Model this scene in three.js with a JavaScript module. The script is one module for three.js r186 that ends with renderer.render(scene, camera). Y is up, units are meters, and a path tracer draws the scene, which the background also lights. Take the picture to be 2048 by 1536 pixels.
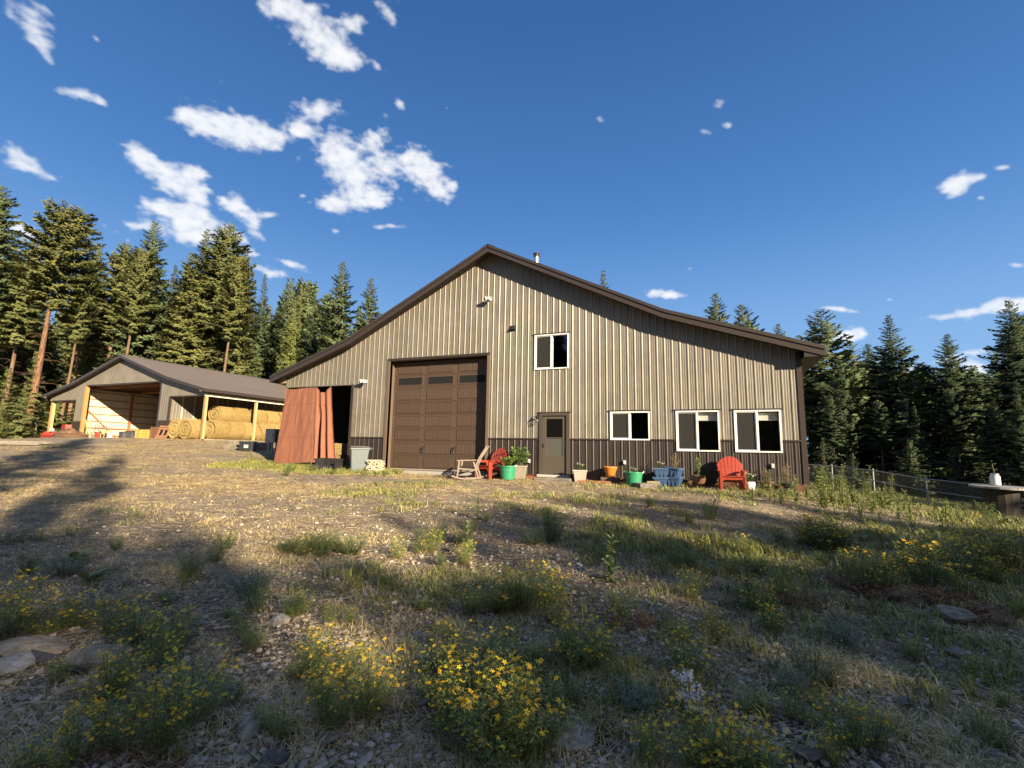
import * as THREE from 'three';
import { mergeGeometries } from 'three/addons/utils/BufferGeometryUtils.js';
import { RoundedBoxGeometry } from 'three/addons/geometries/RoundedBoxGeometry.js';
import { ImprovedNoise } from 'three/addons/math/ImprovedNoise.js';

// ------------------------------------------------------------------ camera
const scene = new THREE.Scene();
const V = (x, y, z) => new THREE.Vector3(x, y, z);
const CAM = V(16.903, 0.796, 15.497), FPX = 957.56;
const FWD = V(-0.37218283, 0.1378537, -0.91786508), RGT = V(0.92750306, 0.01805445, -0.37337932), UPV = V(0.03490018, 0.99028804, 0.13457929);
const camera = new THREE.PerspectiveCamera(2 * Math.atan(768 / FPX) * 180 / Math.PI, 4 / 3, 0.05, 3000);
camera.position.copy(CAM);
camera.quaternion.setFromRotationMatrix(new THREE.Matrix4().makeBasis(RGT, UPV, FWD.clone().negate()));
const renderer = new THREE.WebGLRenderer();
renderer.toneMapping = THREE.LinearToneMapping;
renderer.toneMappingExposure = 3.0;
renderer.shadowMap.enabled = true;
// direction of a photograph pixel (2048 x 1536)
const dirOf = (px, py) => FWD.clone().addScaledVector(RGT, (px - 1024) / FPX).addScaledVector(UPV, -(py - 768) / FPX);
const atZ = (px, py, z) => { const d = dirOf(px, py), t = (z - CAM.z) / d.z; return CAM.clone().addScaledVector(d, t); };
const atDepth = (px, py, Z) => CAM.clone().addScaledVector(dirOf(px, py), Z);

// ------------------------------------------------------------------ seeded random, noise
function rng(seed) { let s = seed >>> 0; return () => { s = (s + 0x6D2B79F5) >>> 0; let t = s; t = Math.imul(t ^ (t >>> 15), t | 1); t ^= t + Math.imul(t ^ (t >>> 7), t | 61); return ((t ^ (t >>> 14)) >>> 0) / 4294967296; }; }
const PN = new ImprovedNoise();
const noise = (x, y, z) => PN.noise(x, y, z);
function fbm(x, y, z, n = 5) { let a = 0.5, s = 0; for (let i = 0; i < n; i++) { s += a * PN.noise(x, y, z); x = x * 2.03 + 11.3; y = y * 2.03 + 5.7; z = z * 2.03 + 3.1; a *= 0.5; } return s; }
const clamp = (x, a, b) => Math.min(b, Math.max(a, x)), sstep = (x, a, b) => { const t = clamp((x - a) / (b - a), 0, 1); return t * t * (3 - 2 * t); }, mix = (a, b, t) => a + (b - a) * t;

// ------------------------------------------------------------------ sky: clear evening air with broken small cumulus
const SUN = V(1.65, 0.66, 1).normalize();
{
  const W = 4096, H = 2048, data = new Float32Array(W * H * 4), field = new Float32Array(W * H);
  // clouds: photo pixel centre, half sizes, turn (degrees, clockwise in the picture), weight
  const list = [
    [60, 35, 80, 42, 35, .62], [85, 90, 45, 25, 50, .6], [100, 120, 26, 10, 45, .4], [158, 188, 62, 15, 12, .8], [205, 205, 20, 10, 35, .6], [38, 318, 58, 30, 28, .78], [80, 345, 50, 12, 20, .6], [45, 458, 55, 22, 25, .9],
    [575, 18, 80, 34, 12, .9], [640, 75, 72, 52, 38, .85], [690, 115, 52, 32, 15, .9], [705, 45, 36, 24, 0, .8], [770, 10, 26, 34, 20, .45], [785, 40, 18, 26, 0, .5], [190, 75, 20, 7, 40, .5], [755, 132, 26, 12, 30, .45],
    [430, 248, 85, 38, 15, 1], [500, 268, 80, 38, 12, 1], [545, 282, 34, 22, 10, .7], [372, 232, 24, 22, 40, .8], [640, 220, 66, 32, -6, .75], [600, 255, 40, 24, 20, .6], [595, 265, 30, 14, 0, .5],
    [285, 315, 55, 26, 38, 1], [345, 360, 66, 34, 28, 1.1], [390, 345, 36, 24, 25, .9], [400, 392, 26, 26, 0, .9], [330, 418, 70, 22, 12, 1], [395, 440, 60, 34, 20, 1], [380, 470, 70, 26, 10, .9], [290, 450, 40, 16, 5, .8], [470, 470, 40, 16, 25, .8],
    [478, 415, 42, 24, 40, 1], [508, 445, 22, 26, 0, .7], [540, 430, 24, 9, 4, .8], [515, 470, 22, 10, 35, .6], [448, 400, 16, 10, 30, .6],
    [668, 300, 46, 40, 30, .95], [700, 345, 66, 46, 15, .9], [745, 280, 46, 26, -15, .7], [770, 330, 50, 40, 10, .7], [850, 345, 62, 42, 42, .95], [880, 385, 40, 20, 35, .7], [740, 398, 62, 28, 2, 1.1], [665, 410, 46, 24, 8, .9], [830, 320, 34, 24, 30, .8], [905, 372, 16, 14, 40, .5],
    [585, 528, 48, 11, 16, .75], [545, 545, 60, 13, 14, .7], [500, 505, 30, 12, 20, .7], [800, 208, 12, 24, -28, .55], [785, 452, 34, 9, 4, .5], [760, 455, 18, 7, 0, .4], [672, 462, 13, 6, 5, .5], [605, 392, 14, 7, 0, .55], [232, 465, 14, 7, 8, .55], [255, 480, 12, 6, 0, .5], [212, 450, 14, 6, 0, .45], [443, 165, 14, 8, 50, .4], [768, 230, 12, 9, 0, .4],
    [1438, 205, 24, 15, -15, .55], [1410, 264, 18, 10, 10, .5], [1455, 250, 16, 13, 0, .5], [1203, 239, 13, 10, 0, .5], [895, 215, 8, 5, 0, .4],
    [1330, 590, 52, 11, 3, .75], [1318, 582, 30, 8, 0, .4], [1380, 537, 12, 7, 0, .45], [1920, 365, 52, 26, -14, .85], [1905, 380, 30, 22, 0, .6], [2005, 335, 22, 9, 0, .6], [1960, 355, 40, 9, -12, .5], [1960, 395, 14, 7, 0, .5],
    [1690, 672, 40, 18, -8, .95], [1715, 668, 22, 18, 0, .9], [1690, 620, 44, 8, 5, .6], [1660, 615, 30, 7, 0, .5], [1640, 690, 36, 16, 0, .7], [1900, 632, 110, 11, -9, .65], [2000, 612, 80, 18, -8, .85], [2060, 610, 60, 26, -5, .8], [1950, 745, 42, 34, 0, 1], [1900, 720, 60, 10, -5, .6], [1835, 748, 45, 22, 0, .9], [1950, 702, 60, 9, -6, .6], [2035, 530, 28, 8, 0, .7], [1780, 600, 14, 6, 0, .45], [1250, 300, 1, 1, 0, 0],
  ];
  const blobs = [];
  for (const [px, py, rx, ry, rot, w] of list) {
    const c = dirOf(px, py).normalize(), r = rot * Math.PI / 180, cs = Math.cos(r), sn = Math.sin(r);
    const loc = (x, y) => { const d = dirOf(px + x, py + y).normalize(); return d.multiplyScalar(1 / d.dot(c)).sub(c); };
    blobs.push({ c, a: loc(rx * cs, rx * sn), b: loc(-ry * sn, ry * cs), w });
  }
  // the same kind of broken clouds all round, outside the picture too
  const r = rng(77);
  for (let k = 0; k < 190; k++) {
    const az = r() * 2 * Math.PI, el = Math.asin(0.08 + 0.9 * r()), c = V(Math.cos(az) * Math.cos(el), Math.sin(el), Math.sin(az) * Math.cos(el));
    const q = c.clone(), f = q.dot(FWD); const sx = q.dot(RGT) / f * FPX, sy = q.dot(UPV) / f * FPX;
    const n = 2 + Math.floor(r() * 3), picks = [];
    for (let j = 0; j < n; j++) picks.push([r(), r(), r(), r(), r()]);
    if (f > 0 && Math.abs(sx) < 1150 && Math.abs(sy) < 880) continue;
    const e = V(-Math.sin(az), 0, Math.cos(az)), u = V().crossVectors(e, c).normalize();
    for (const [a, b, s, t, w] of picks) {
      const cc = c.clone().addScaledVector(e, (a - .5) * .16).addScaledVector(u, (b - .5) * .07).normalize();
      blobs.push({ c: cc, a: e.clone().multiplyScalar(.02 + .06 * s), b: u.clone().multiplyScalar(.01 + .025 * t), w: .6 + .5 * w });
    }
  }
  for (const { c, a, b, w } of blobs) {
    if (!w) continue;
    const aa = a.dot(a), bb = b.dot(b), ab = a.dot(b), det = aa * bb - ab * ab, R = 1.9 * Math.sqrt(Math.max(aa, bb)), el = Math.asin(c.y), az = Math.atan2(c.z, c.x);
    const r0 = Math.max(0, Math.floor(((el - R) / Math.PI + .5) * H)), r1 = Math.min(H - 1, Math.ceil(((el + R) / Math.PI + .5) * H));
    for (let row = r0; row <= r1; row++) {
      const up = ((row + .5) / H - .5) * Math.PI, cu = Math.cos(up), y = Math.sin(up), dw = Math.min(Math.PI, R / Math.max(cu, .02));
      const c0 = Math.floor(((az - dw) / (2 * Math.PI) + .5) * W), c1 = Math.ceil(((az + dw) / (2 * Math.PI) + .5) * W);
      for (let k = c0; k <= c1; k++) {
        const col = ((k % W) + W) % W, ro = ((col + .5) / W - .5) * 2 * Math.PI, x = Math.cos(ro) * cu, z = Math.sin(ro) * cu, f = x * c.x + y * c.y + z * c.z;
        if (f < .5) continue;
        const lx = x / f - c.x, ly = y / f - c.y, lz = z / f - c.z, pa = lx * a.x + ly * a.y + lz * a.z, pb = lx * b.x + ly * b.y + lz * b.z;
        const s = (pa * bb - pb * ab) / det, t = (pb * aa - pa * ab) / det, q = s * s + t * t;
        if (q < 3.4) { const i = row * W + col; field[i] = Math.max(field[i], 0) + w * Math.exp(-q * 1.7) * (1 - field[i] * .3); }
      }
    }
  }
  const dens = (i, x, y, z) => {
    const f = field[i]; if (f < .03) return -1;
    const wx = .02 * fbm(x * 16, y * 16, z * 16, 3), wy = .014 * fbm(x * 16 + 40, y * 16, z * 16, 3);
    let X = (x + wx) * 34, Y = (y + wy) * 48, Z = (z - wx) * 34, a = 1, n = 0; // billows: rounded lobes over rounded lobes
    for (let k = 0; k < 5; k++) { n += a * (Math.abs(noise(X, Y, Z)) * 2 - .55); X = X * 2.1 + 9; Y = Y * 2.1 + 4; Z = Z * 2.1 + 1; a *= .44; }
    const wisp = fbm(x * 60 + 4 * wx, y * 110, z * 60, 5);
    return (Math.min(Math.pow(f, .9) * 1.4, 1.25) - .5) * 1.1 + .3 * n + .7 * wisp;
  };
  const horizon = [.31, .53, .82], mid = [.092, .258, .6], zen = [.034, .112, .32];
  const S = 1.14 / 3.0;
  for (let row = 0; row < H; row++) {
    const up = ((row + .5) / H - .5) * Math.PI, y = Math.sin(up), cu = Math.cos(up);
    for (let col = 0; col < W; col++) {
      const i = row * W + col, ro = ((col + .5) / W - .5) * 2 * Math.PI, x = Math.cos(ro) * cu, z = Math.sin(ro) * cu;
      const e = clamp(y, 0, 1), toSun = x * SUN.x + y * SUN.y + z * SUN.z;
      const t1 = Math.pow(sstep(e, -.04, .5), .95), t2 = sstep(e, .22, .82);
      const glow = .35 * Math.pow(clamp(toSun, 0, 1), 6) + .12 * Math.pow(clamp(toSun, 0, 1), 2);
      const o = i * 4;
      for (let c = 0; c < 3; c++) {
        let v = mix(mix(horizon[c], mid[c], t1), zen[c], t2);
        v += glow * [.9, .8, .65][c] * (1 - .6 * e);
        if (y < 0) v = mix(v, [.12, .12, .1][c], sstep(-y, 0, .12));
        data[o + c] = v * S;
      }
      data[o + 3] = 1;
      if (field[i] > .02 && y > 0) {
        const d = dens(i, x, y, z);
        const al = (1 - Math.exp(-2.3 * Math.pow(Math.max(0, d + .16), 1.6))) * .97;
        if (al > .003) {
          for (let c = 0; c < 3; c++) data[o + c] = mix(data[o + c], [.88, .89, .91][c] * S, al);
        }
      }
    }
  }
  const sky = new THREE.DataTexture(data, W, H, THREE.RGBAFormat, THREE.FloatType);
  sky.mapping = THREE.EquirectangularReflectionMapping; sky.magFilter = THREE.LinearFilter; sky.minFilter = THREE.LinearFilter; sky.wrapS = THREE.RepeatWrapping; sky.needsUpdate = true;
  scene.background = sky; scene.environment = sky;
}
const sun = new THREE.DirectionalLight(new THREE.Color().setRGB(1, 0.83, 0.6), 5);
sun.position.copy(SUN).multiplyScalar(120).add(V(0, 0, 0)); sun.target.position.set(0, 0, 0);
sun.castShadow = true; sun.shadow.mapSize.set(4096, 4096);
Object.assign(sun.shadow.camera, { left: -110, right: 110, top: 90, bottom: -90, near: 1, far: 320 });
scene.add(sun, sun.target);
// ------------------------------------------------------------------ helpers
const used = new Map();
function numbered(name) { const n = used.get(name) ?? 0; used.set(name, n + 1); return n ? name + '_' + String(n).padStart(3, '0') : name; }
function tag(o, label, category, group, kind) { o.userData.label = label; if (category) o.userData.category = category; if (group) o.userData.group = group; if (kind) o.userData.kind = kind; return o; }
function thing(name, label, category, pos = [0, 0, 0], ry = 0, group) { const o = new THREE.Group(); o.name = numbered(name); o.position.set(...pos); o.rotation.y = ry; tag(o, label, category, group); scene.add(o); return o; }
const clean = (g) => { const n = g.index ? g.toNonIndexed() : g; for (const k of Object.keys(n.attributes)) if (!['position', 'normal', 'uv', 'color'].includes(k)) n.deleteAttribute(k); if (!n.attributes.normal) n.computeVertexNormals(); return n; };
function fuse(geoms) { if (!Array.isArray(geoms)) return geoms; const list = geoms.map(clean), col = list.some((g) => g.attributes.color), uv = list.every((g) => g.attributes.uv); for (const g of list) { if (!uv) g.deleteAttribute('uv'); if (col && !g.attributes.color) g.setAttribute('color', new THREE.BufferAttribute(new Float32Array(g.attributes.position.count * 3).fill(1), 3)); } return list.length === 1 ? list[0] : mergeGeometries(list); }
function M(name, geoms, mat, parent) { const m = new THREE.Mesh(fuse(geoms), mat); m.name = parent && parent !== scene ? name : numbered(name); m.castShadow = m.receiveShadow = true; (parent ?? scene).add(m); return m; }
function dup(o, label, group) { const c = o.clone(); c.userData = { ...o.userData }; c.name = numbered(o.name.replace(/_\d{3}$/, '')); if (label) c.userData.label = label; if (group) c.userData.group = group; scene.add(c); return c; }
const eul = (g, rx, ry, rz) => g.applyMatrix4(new THREE.Matrix4().makeRotationFromEuler(new THREE.Euler(rx, ry, rz, 'YXZ')));
const bx = (w, h, d, x = 0, y = 0, z = 0, ry = 0, rx = 0, rz = 0) => { const g = new THREE.BoxGeometry(w, h, d); if (rx || ry || rz) eul(g, rx, ry, rz); return g.translate(x, y, z); };
const rbx = (w, h, d, r, x = 0, y = 0, z = 0, ry = 0, rx = 0, rz = 0) => { const g = new RoundedBoxGeometry(w, h, d, 2, r); if (rx || ry || rz) eul(g, rx, ry, rz); return g.translate(x, y, z); };
const span = (x0, x1, y0, y1, z0, z1) => bx(x1 - x0, y1 - y0, z1 - z0, (x0 + x1) / 2, (y0 + y1) / 2, (z0 + z1) / 2);
const cyl = (r0, r1, h, x = 0, y = 0, z = 0, seg = 12, open = false) => new THREE.CylinderGeometry(r1, r0, h, seg, 1, open).translate(x, y, z);
const lathe = (pts, seg = 24) => new THREE.LatheGeometry(pts.map(([a, b]) => new THREE.Vector2(a, b)), seg);
function bar(a, b, w, d = w, roll = 0) { const A = V(...a), B = V(...b), L = A.distanceTo(B), g = new THREE.BoxGeometry(w, L, d); if (roll) g.rotateY(roll); g.applyQuaternion(new THREE.Quaternion().setFromUnitVectors(V(0, 1, 0), B.clone().sub(A).normalize())); return g.translate((A.x + B.x) / 2, (A.y + B.y) / 2, (A.z + B.z) / 2); }
function rod(a, b, r0, r1 = r0, seg = 6) { const A = V(...a), B = V(...b), L = A.distanceTo(B), g = new THREE.CylinderGeometry(r1, r0, L, seg); g.applyQuaternion(new THREE.Quaternion().setFromUnitVectors(V(0, 1, 0), B.clone().sub(A).normalize())); return g.translate((A.x + B.x) / 2, (A.y + B.y) / 2, (A.z + B.z) / 2); }
const tube = (pts, r, n = 12, seg = 6) => new THREE.TubeGeometry(new THREE.CatmullRomCurve3(pts.map((p) => V(...p))), n, r, seg);
function ext(pts, depth, bevel = 0) { const s = new THREE.Shape(pts.map(([a, b]) => new THREE.Vector2(a, b))); return new THREE.ExtrudeGeometry(s, { depth, bevelEnabled: bevel > 0, bevelSize: bevel, bevelThickness: bevel, bevelSegments: 1, curveSegments: 10 }); }
// a triangle soup with optional vertex colours
class Soup { constructor() { this.p = []; this.c = []; this.n = []; } tri(a, b, c, col, nr) { if (nr && V().crossVectors(b.clone().sub(a), c.clone().sub(a)).dot(nr) < 0) [b, c] = [c, b]; this.p.push(a.x, a.y, a.z, b.x, b.y, b.z, c.x, c.y, c.z); if (col) for (let k = 0; k < 3; k++) this.c.push(col[0], col[1], col[2]); if (nr) for (let k = 0; k < 3; k++) this.n.push(nr.x, nr.y, nr.z); } quad(a, b, c, d, col, nr) { this.tri(a, b, c, col, nr); this.tri(a, c, d, col, nr); } geo() { const g = new THREE.BufferGeometry(); g.setAttribute('position', new THREE.Float32BufferAttribute(this.p, 3)); if (this.c.length) g.setAttribute('color', new THREE.Float32BufferAttribute(this.c, 3)); if (this.n.length) g.setAttribute('normal', new THREE.Float32BufferAttribute(this.n, 3)); else g.computeVertexNormals(); return g; } }
const L3 = (r, g, b) => new THREE.Color().setRGB(r, g, b);
// textures that repeat: lattice noise
function tileNoise(seed, N) { const r = rng(seed), a = new Float32Array(N * N); for (let i = 0; i < N * N; i++) a[i] = r(); return (u, v) => { const x = u * N, y = v * N, ix = Math.floor(x), iy = Math.floor(y), fx = x - ix, fy = y - iy, sx = fx * fx * (3 - 2 * fx), sy = fy * fy * (3 - 2 * fy), w = (i) => ((i % N) + N) % N; return mix(mix(a[w(iy) * N + w(ix)], a[w(iy) * N + w(ix + 1)], sx), mix(a[w(iy + 1) * N + w(ix)], a[w(iy + 1) * N + w(ix + 1)], sx), sy); }; }
function tex(w, h, fn, repeat) { const d = new Uint8Array(w * h * 4); for (let y = 0; y < h; y++) for (let x = 0; x < w; x++) { const c = fn((x + .5) / w, (y + .5) / h), o = (y * w + x) * 4; d[o] = clamp(c[0] * 255, 0, 255); d[o + 1] = clamp(c[1] * 255, 0, 255); d[o + 2] = clamp(c[2] * 255, 0, 255); d[o + 3] = c.length > 3 ? clamp(c[3] * 255, 0, 255) : 255; } const t = new THREE.DataTexture(d, w, h); t.wrapS = t.wrapT = THREE.RepeatWrapping; t.magFilter = THREE.LinearFilter; t.minFilter = THREE.LinearMipmapLinearFilter; t.needsUpdate = true; if (repeat) t.repeat.set(...repeat); return t; }
const gray = (v) => [v, v, v];
const std = (color, roughness = .7, extra = {}) => new THREE.MeshStandardMaterial({ color, roughness, ...extra });

// ------------------------------------------------------------------ surface textures
const n8 = tileNoise(1, 8), n16 = tileNoise(2, 16), n32 = tileNoise(3, 32), n64 = tileNoise(4, 64), n128 = tileNoise(5, 128), n256 = tileNoise(6, 256);
const woodTex = tex(256, 256, (u, v) => { const g = .5 * n64(u, v * .06) + .3 * n128(u, v * .1) + .2 * n16(u, v * .3); return gray(.88 + .5 * (g - .5)); });
const dustTex = tex(512, 512, (u, v) => { const g = .35 * n8(u, v) + .3 * n32(u, v) + .2 * n64(u, v) + .15 * n256(u, v); return gray(.9 + .22 * (g - .5)); });
const strawTex = tex(512, 512, (u, v) => { const a = n128(u * 1, v * .12 + .3 * n8(u, v)), b = n128(u * .14 + .3 * n8(v, u), v), c = n256(u, v), g = .5 + 1.5 * (.45 * a + .3 * b + .25 * c - .5); return [.86 + .75 * (g - .5), .84 + .8 * (g - .5), .78 + .95 * (g - .5)]; });
const clothTex = tex(256, 256, (u, v) => gray(.9 + .14 * (n128(u, v * .5) - .5) + .05 * (n16(u, v) - .5) + .06 * (n256(u * .5, v) - .5)));
const plasticTex = tex(256, 256, (u, v) => gray(.92 + .14 * (.6 * n16(u, v) + .4 * n128(u, v) - .5)));
const rockTex = tex(512, 512, (u, v) => { const g = .4 * n8(u, v) + .25 * n32(u, v) + .2 * n64(u, v) + .15 * n256(u, v); return [.8 + .6 * (g - .5), .78 + .6 * (g - .5), .75 + .62 * (g - .5)]; });
for (const t of [woodTex, dustTex, strawTex, clothTex, plasticTex, rockTex]) t.colorSpace = THREE.SRGBColorSpace;
const grainBump = tex(512, 512, (u, v) => gray(.3 * n32(u, v) + .3 * n64(u, v) + .4 * n256(u, v)));
// ------------------------------------------------------------------ terrain: heights through surveyed points
const survey = [[16.9, 15.5, -.8], [10, 15, -.65], [24, 14, -1.0], [16, 8, -.5], [10, 8, -.38], [20, 8, -.62], [5, .3, -.1], [9.6, .6, -.12], [0, 0, .0], [12.5, .5, -.12], [15, 1, -.17], [17.5, 1, -.17], [19.5, .3, -.17], [23.2, .3, -.55], [22.8, -4.5, -.7], [23.4, -11.3, -.95], [22.5, -16.6, -.9], [26, -7, -1.4], [30, -30, -1.8], [31, 0, -1.4], [40, 10, -2], [-16, -7.6, 1.17], [-35, -8, 1.22], [-25.5, -5.5, 1.16], [-26, -20, 1.2], [-17, -20, 1.15], [-35, -20, 1.25], [-3.2, -2.5, .4], [-6.2, -3.5, .5], [-38, -5.9, .95], [-3.5, 7.7, -.12], [-15, 4, .35], [-12, -1, .55], [-25, 5, .5], [3, 4, -.15], [0, 14, -.4], [-60, -18, 2.2], [-30, -40, 1.9], [-5, -30, .8], [15, -30, -.3], [3, -8, -.12], [10, -10, -.15], [17, -10, -.35], [3, -16, -.1], [60, 30, -2.5], [30, 50, -2], [-20, 30, 0], [45, -30, -3]];
const sat = (v) => 70 * Math.tanh(v / 70), U = (r2) => r2 > 1e-9 ? .5 * r2 * Math.log(r2) : 0;
const SP = survey.map(([x, z]) => [sat(x) / 20, sat(z) / 20]);
const TW = (() => { const n = SP.length, N = n + 3, A = Array.from({ length: N }, () => new Float64Array(N + 1)); for (let i = 0; i < n; i++) { for (let j = 0; j < n; j++) A[i][j] = U((SP[i][0] - SP[j][0]) ** 2 + (SP[i][1] - SP[j][1]) ** 2) + (i === j ? .003 : 0); A[i][n] = A[n][i] = 1; A[i][n + 1] = A[n + 1][i] = SP[i][0]; A[i][n + 2] = A[n + 2][i] = SP[i][1]; A[i][N] = survey[i][2]; } for (let c = 0; c < N; c++) { let p = c; for (let r = c + 1; r < N; r++) if (Math.abs(A[r][c]) > Math.abs(A[p][c])) p = r; [A[c], A[p]] = [A[p], A[c]]; for (let r = 0; r < N; r++) if (r !== c) { const f = A[r][c] / A[c][c]; if (f) for (let k = c; k <= N; k++) A[r][k] -= f * A[c][k]; } } return A.map((r, i) => r[N] / r[i]); })();
function coarse(x, z) { const X = sat(x) / 20, Z = sat(z) / 20, n = SP.length; let h = TW[n] + TW[n + 1] * X + TW[n + 2] * Z; for (let i = 0; i < n; i++) h += TW[i] * U((X - SP[i][0]) ** 2 + (Z - SP[i][1]) ** 2); return h; }
const inBuilding = (x, z) => (x > -.02 && x < 19.52 && z < .02 && z > -18.4) || (x > -35.2 && x < -15.6 && z < -7.5 && z > -26);
function height(x, z) { const near = 1 - sstep(Math.hypot(x - 14, z - 8), 16, 34); return coarse(x, z) + (inBuilding(x, z) ? -.06 : .09 * noise(x * .45, 1.7, z * .45) * near * sstep(z, .6, 3) + .03 * noise(x * 1.9, 7.1, z * 1.9) * near); }
const onG = (px, py) => { const d = dirOf(px, py); let t = .8, last = t; for (; t < 160; t *= 1.008) { const p = CAM.clone().addScaledVector(d, t); if (p.y < height(p.x, p.z)) break; last = t; } let a = last, b = t; for (let k = 0; k < 18; k++) { const m = (a + b) / 2, p = CAM.clone().addScaledVector(d, m); if (p.y < height(p.x, p.z)) b = m; else a = m; } const p = CAM.clone().addScaledVector(d, b); p.y = height(p.x, p.z); return p; };
// what grows where: 0..1 shares of straw-coloured dry grass, of green growth and of driven gravel
function cover(x, z) {
  const n1 = fbm(x * .16 + 3, 2.2, z * .22, 3), n2 = fbm(x * .5, 9.2, z * .5, 3), n3 = fbm(x * .3 + 20, 4, z * .3, 3);
  const lot = sstep(13.5 - x - .35 * z + 5 * n1, -2, 5);                        // the drive and yard on the barn's side
  const wallGreen = sstep(z, .1, .5) * (1 - sstep(z + 2.2 * n2, .9, 2.9)) * (sstep(x, -3, 0) * (1 - sstep(x, 4.7, 5.8)) + .35 * sstep(x, 12.6, 13.5));
  const rightGreen = sstep(x + .4 * z, 17.5, 23) * (1 - sstep(z, 9, 14)) * (.2 + .8 * clamp(n3 + .3, 0, 1)) + .8 * sstep(x - .25 * z, 21.5, 24);
  const midGreen = .5 * sstep(x, 8, 10.5) * sstep(z, 1.2, 2.4) * (1 - sstep(z, 6.5, 9.5)) * sstep(n2 + .4 * n3, -.12, .22);
  const patch = sstep(n3 + .5 * n2, .1, .42) * (1 - .45 * lot);
  const track = lot * sstep(fbm(x * .1 + 7, 3.3, z * .32 + 2, 3) + .1, .06, .3);
  return { lot, green: clamp(wallGreen + rightGreen + midGreen + .38 * patch, 0, 1), dry: clamp((.25 + .7 * sstep(n1 + .6 * n2, -.2, .3) + .3 * lot) * (1 - .92 * track), 0, 1), track };
}
const groundTex = tex(1024, 1024, (u, v) => { const a = n256(u, v), b = n128(u + .3, v), c = n64(u, v + .2), d = n16(u, v), e = n8(v, u); const peb = sstep(.55 * a + .45 * b, .56, .72), g = .32 * a + .22 * b + .2 * c + .14 * d + .12 * e, w = .6 + 1.1 * (g - .5) + .24 * peb; return [w * 1.02, w * .99, w * (.95 + .06 * peb)]; });
groundTex.colorSpace = THREE.SRGBColorSpace;
const groundBump = tex(1024, 1024, (u, v) => { const a = n256(u, v), b = n128(u + .3, v), c = n64(u, v + .2); return gray(.5 * sstep(.55 * a + .45 * b, .5, .75) + .3 * b + .2 * c); });
for (const t of [groundTex, groundBump]) t.repeat.set(1 / 2.6, 1 / 2.6);
const groundMat = std(0xffffff, .96, { vertexColors: true, map: groundTex, bumpMap: groundBump, bumpScale: .02 });
{
  const axis = (a, b, lo, hi, step) => { const o = []; for (let v = lo; v <= hi + 1e-6; v += step) o.push(v); let s = step, v = lo; while (v > a) { s *= 1.12; v -= s; o.unshift(v); } s = step; v = hi; while (v < b) { s *= 1.12; v += s; o.push(v); } return o; };
  const xs = axis(-420, 420, -8, 27, .2), zs = axis(-420, 420, -3, 16.2, .2), nx = xs.length, nz = zs.length;
  const pos = new Float32Array(nx * nz * 3), col = new Float32Array(nx * nz * 3), uv = new Float32Array(nx * nz * 2), idx = [];
  for (let j = 0; j < nz; j++) for (let i = 0; i < nx; i++) {
    const k = j * nx + i, x = xs[i], z = zs[j]; pos.set([x, height(x, z), z], k * 3); uv.set([x, z], k * 2);
    const c = cover(x, z), f = fbm(x * .9, 5.5, z * .9, 3) * .5;
    const soil = [.34 + .16 * f, .28 + .13 * f, .19 + .09 * f], straw = [.52, .4, .2], grav = [.34, .29, .22], green = [.15, .165, .06];
    for (let q = 0; q < 3; q++) { let v = soil[q]; v = mix(v, grav[q], .85 * c.lot); v = mix(v, straw[q], .8 * c.dry * (.3 + .7 * c.lot)); v = mix(v, green[q], .6 * c.green); col[k * 3 + q] = v * 1.35; }
    if (i < nx - 1 && j < nz - 1) idx.push(k, k + nx, k + 1, k + 1, k + nx, k + nx + 1);
  }
  const g = new THREE.BufferGeometry(); g.setAttribute('position', new THREE.BufferAttribute(pos, 3)); g.setAttribute('color', new THREE.BufferAttribute(col, 3)); g.setAttribute('uv', new THREE.BufferAttribute(uv, 2)); g.setIndex(idx); g.computeVertexNormals();
  const m = new THREE.Mesh(g, groundMat); m.name = numbered('ground'); m.receiveShadow = true; m.castShadow = true; tag(m, 'gravelly yard of dry grass sloping up to the buildings', null, null, 'structure'); scene.add(m);
}
// ------------------------------------------------------------------ ribbed metal siding
const PITCH = .2286;
const tanMat = [0, 1, 2].map((k) => std(L3(.208 + .008 * k, .186 + .007 * k, .147 + .006 * k), .46, { metalness: .15, map: dustTex }));
const brownMat = [0, 1, 2].map((k) => std(L3(.04 + .003 * k, .031 + .002 * k, .026 + .002 * k), .42, { metalness: .15, map: dustTex }));
const trimMat = std(L3(.042, .031, .025), .4, { metalness: .15 }), fasciaMat = std(L3(.048, .036, .029), .38, { metalness: .2 }), soffitMat = std(L3(.055, .04, .03), .5), roofMat = std(L3(.2, .17, .155), .45, { metalness: .1, map: dustTex });
const whiteMat = std(L3(.68, .67, .64), .45), darkMat = std(L3(.015, .015, .016), .5), galvMat = std(L3(.5, .5, .5), .38, { metalness: .8 });
const glassMat = new THREE.MeshPhysicalMaterial({ color: 0xffffff, transmission: 1, roughness: .02, thickness: 0, ior: 1.5 });
const lumber = std(L3(.52, .36, .185), .8, { map: woodTex }), stainedWood = std(L3(.34, .145, .055), .75, { map: woodTex }), postWood = std(L3(.5, .37, .17), .8, { map: woodTex });
// how far the sheet stands out at u: tall ribs every nine inches, two low stiffening ribs between
const ribPts = [[-.5 * PITCH, 0], [-.034, 0], [-.013, .0155], [.013, .0155], [.034, 0], [.068, 0], [.078, .0035], [.092, .0035], [.102, 0], [.5 * PITCH, 0]].map(([a, b]) => [a, b]);
const minorPts = [[-.102, 0], [-.092, .0035], [-.078, .0035], [-.068, 0]];
function profile() { return [[-.5 * PITCH, 0], ...minorPts, ...ribPts.slice(1)]; }
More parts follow.
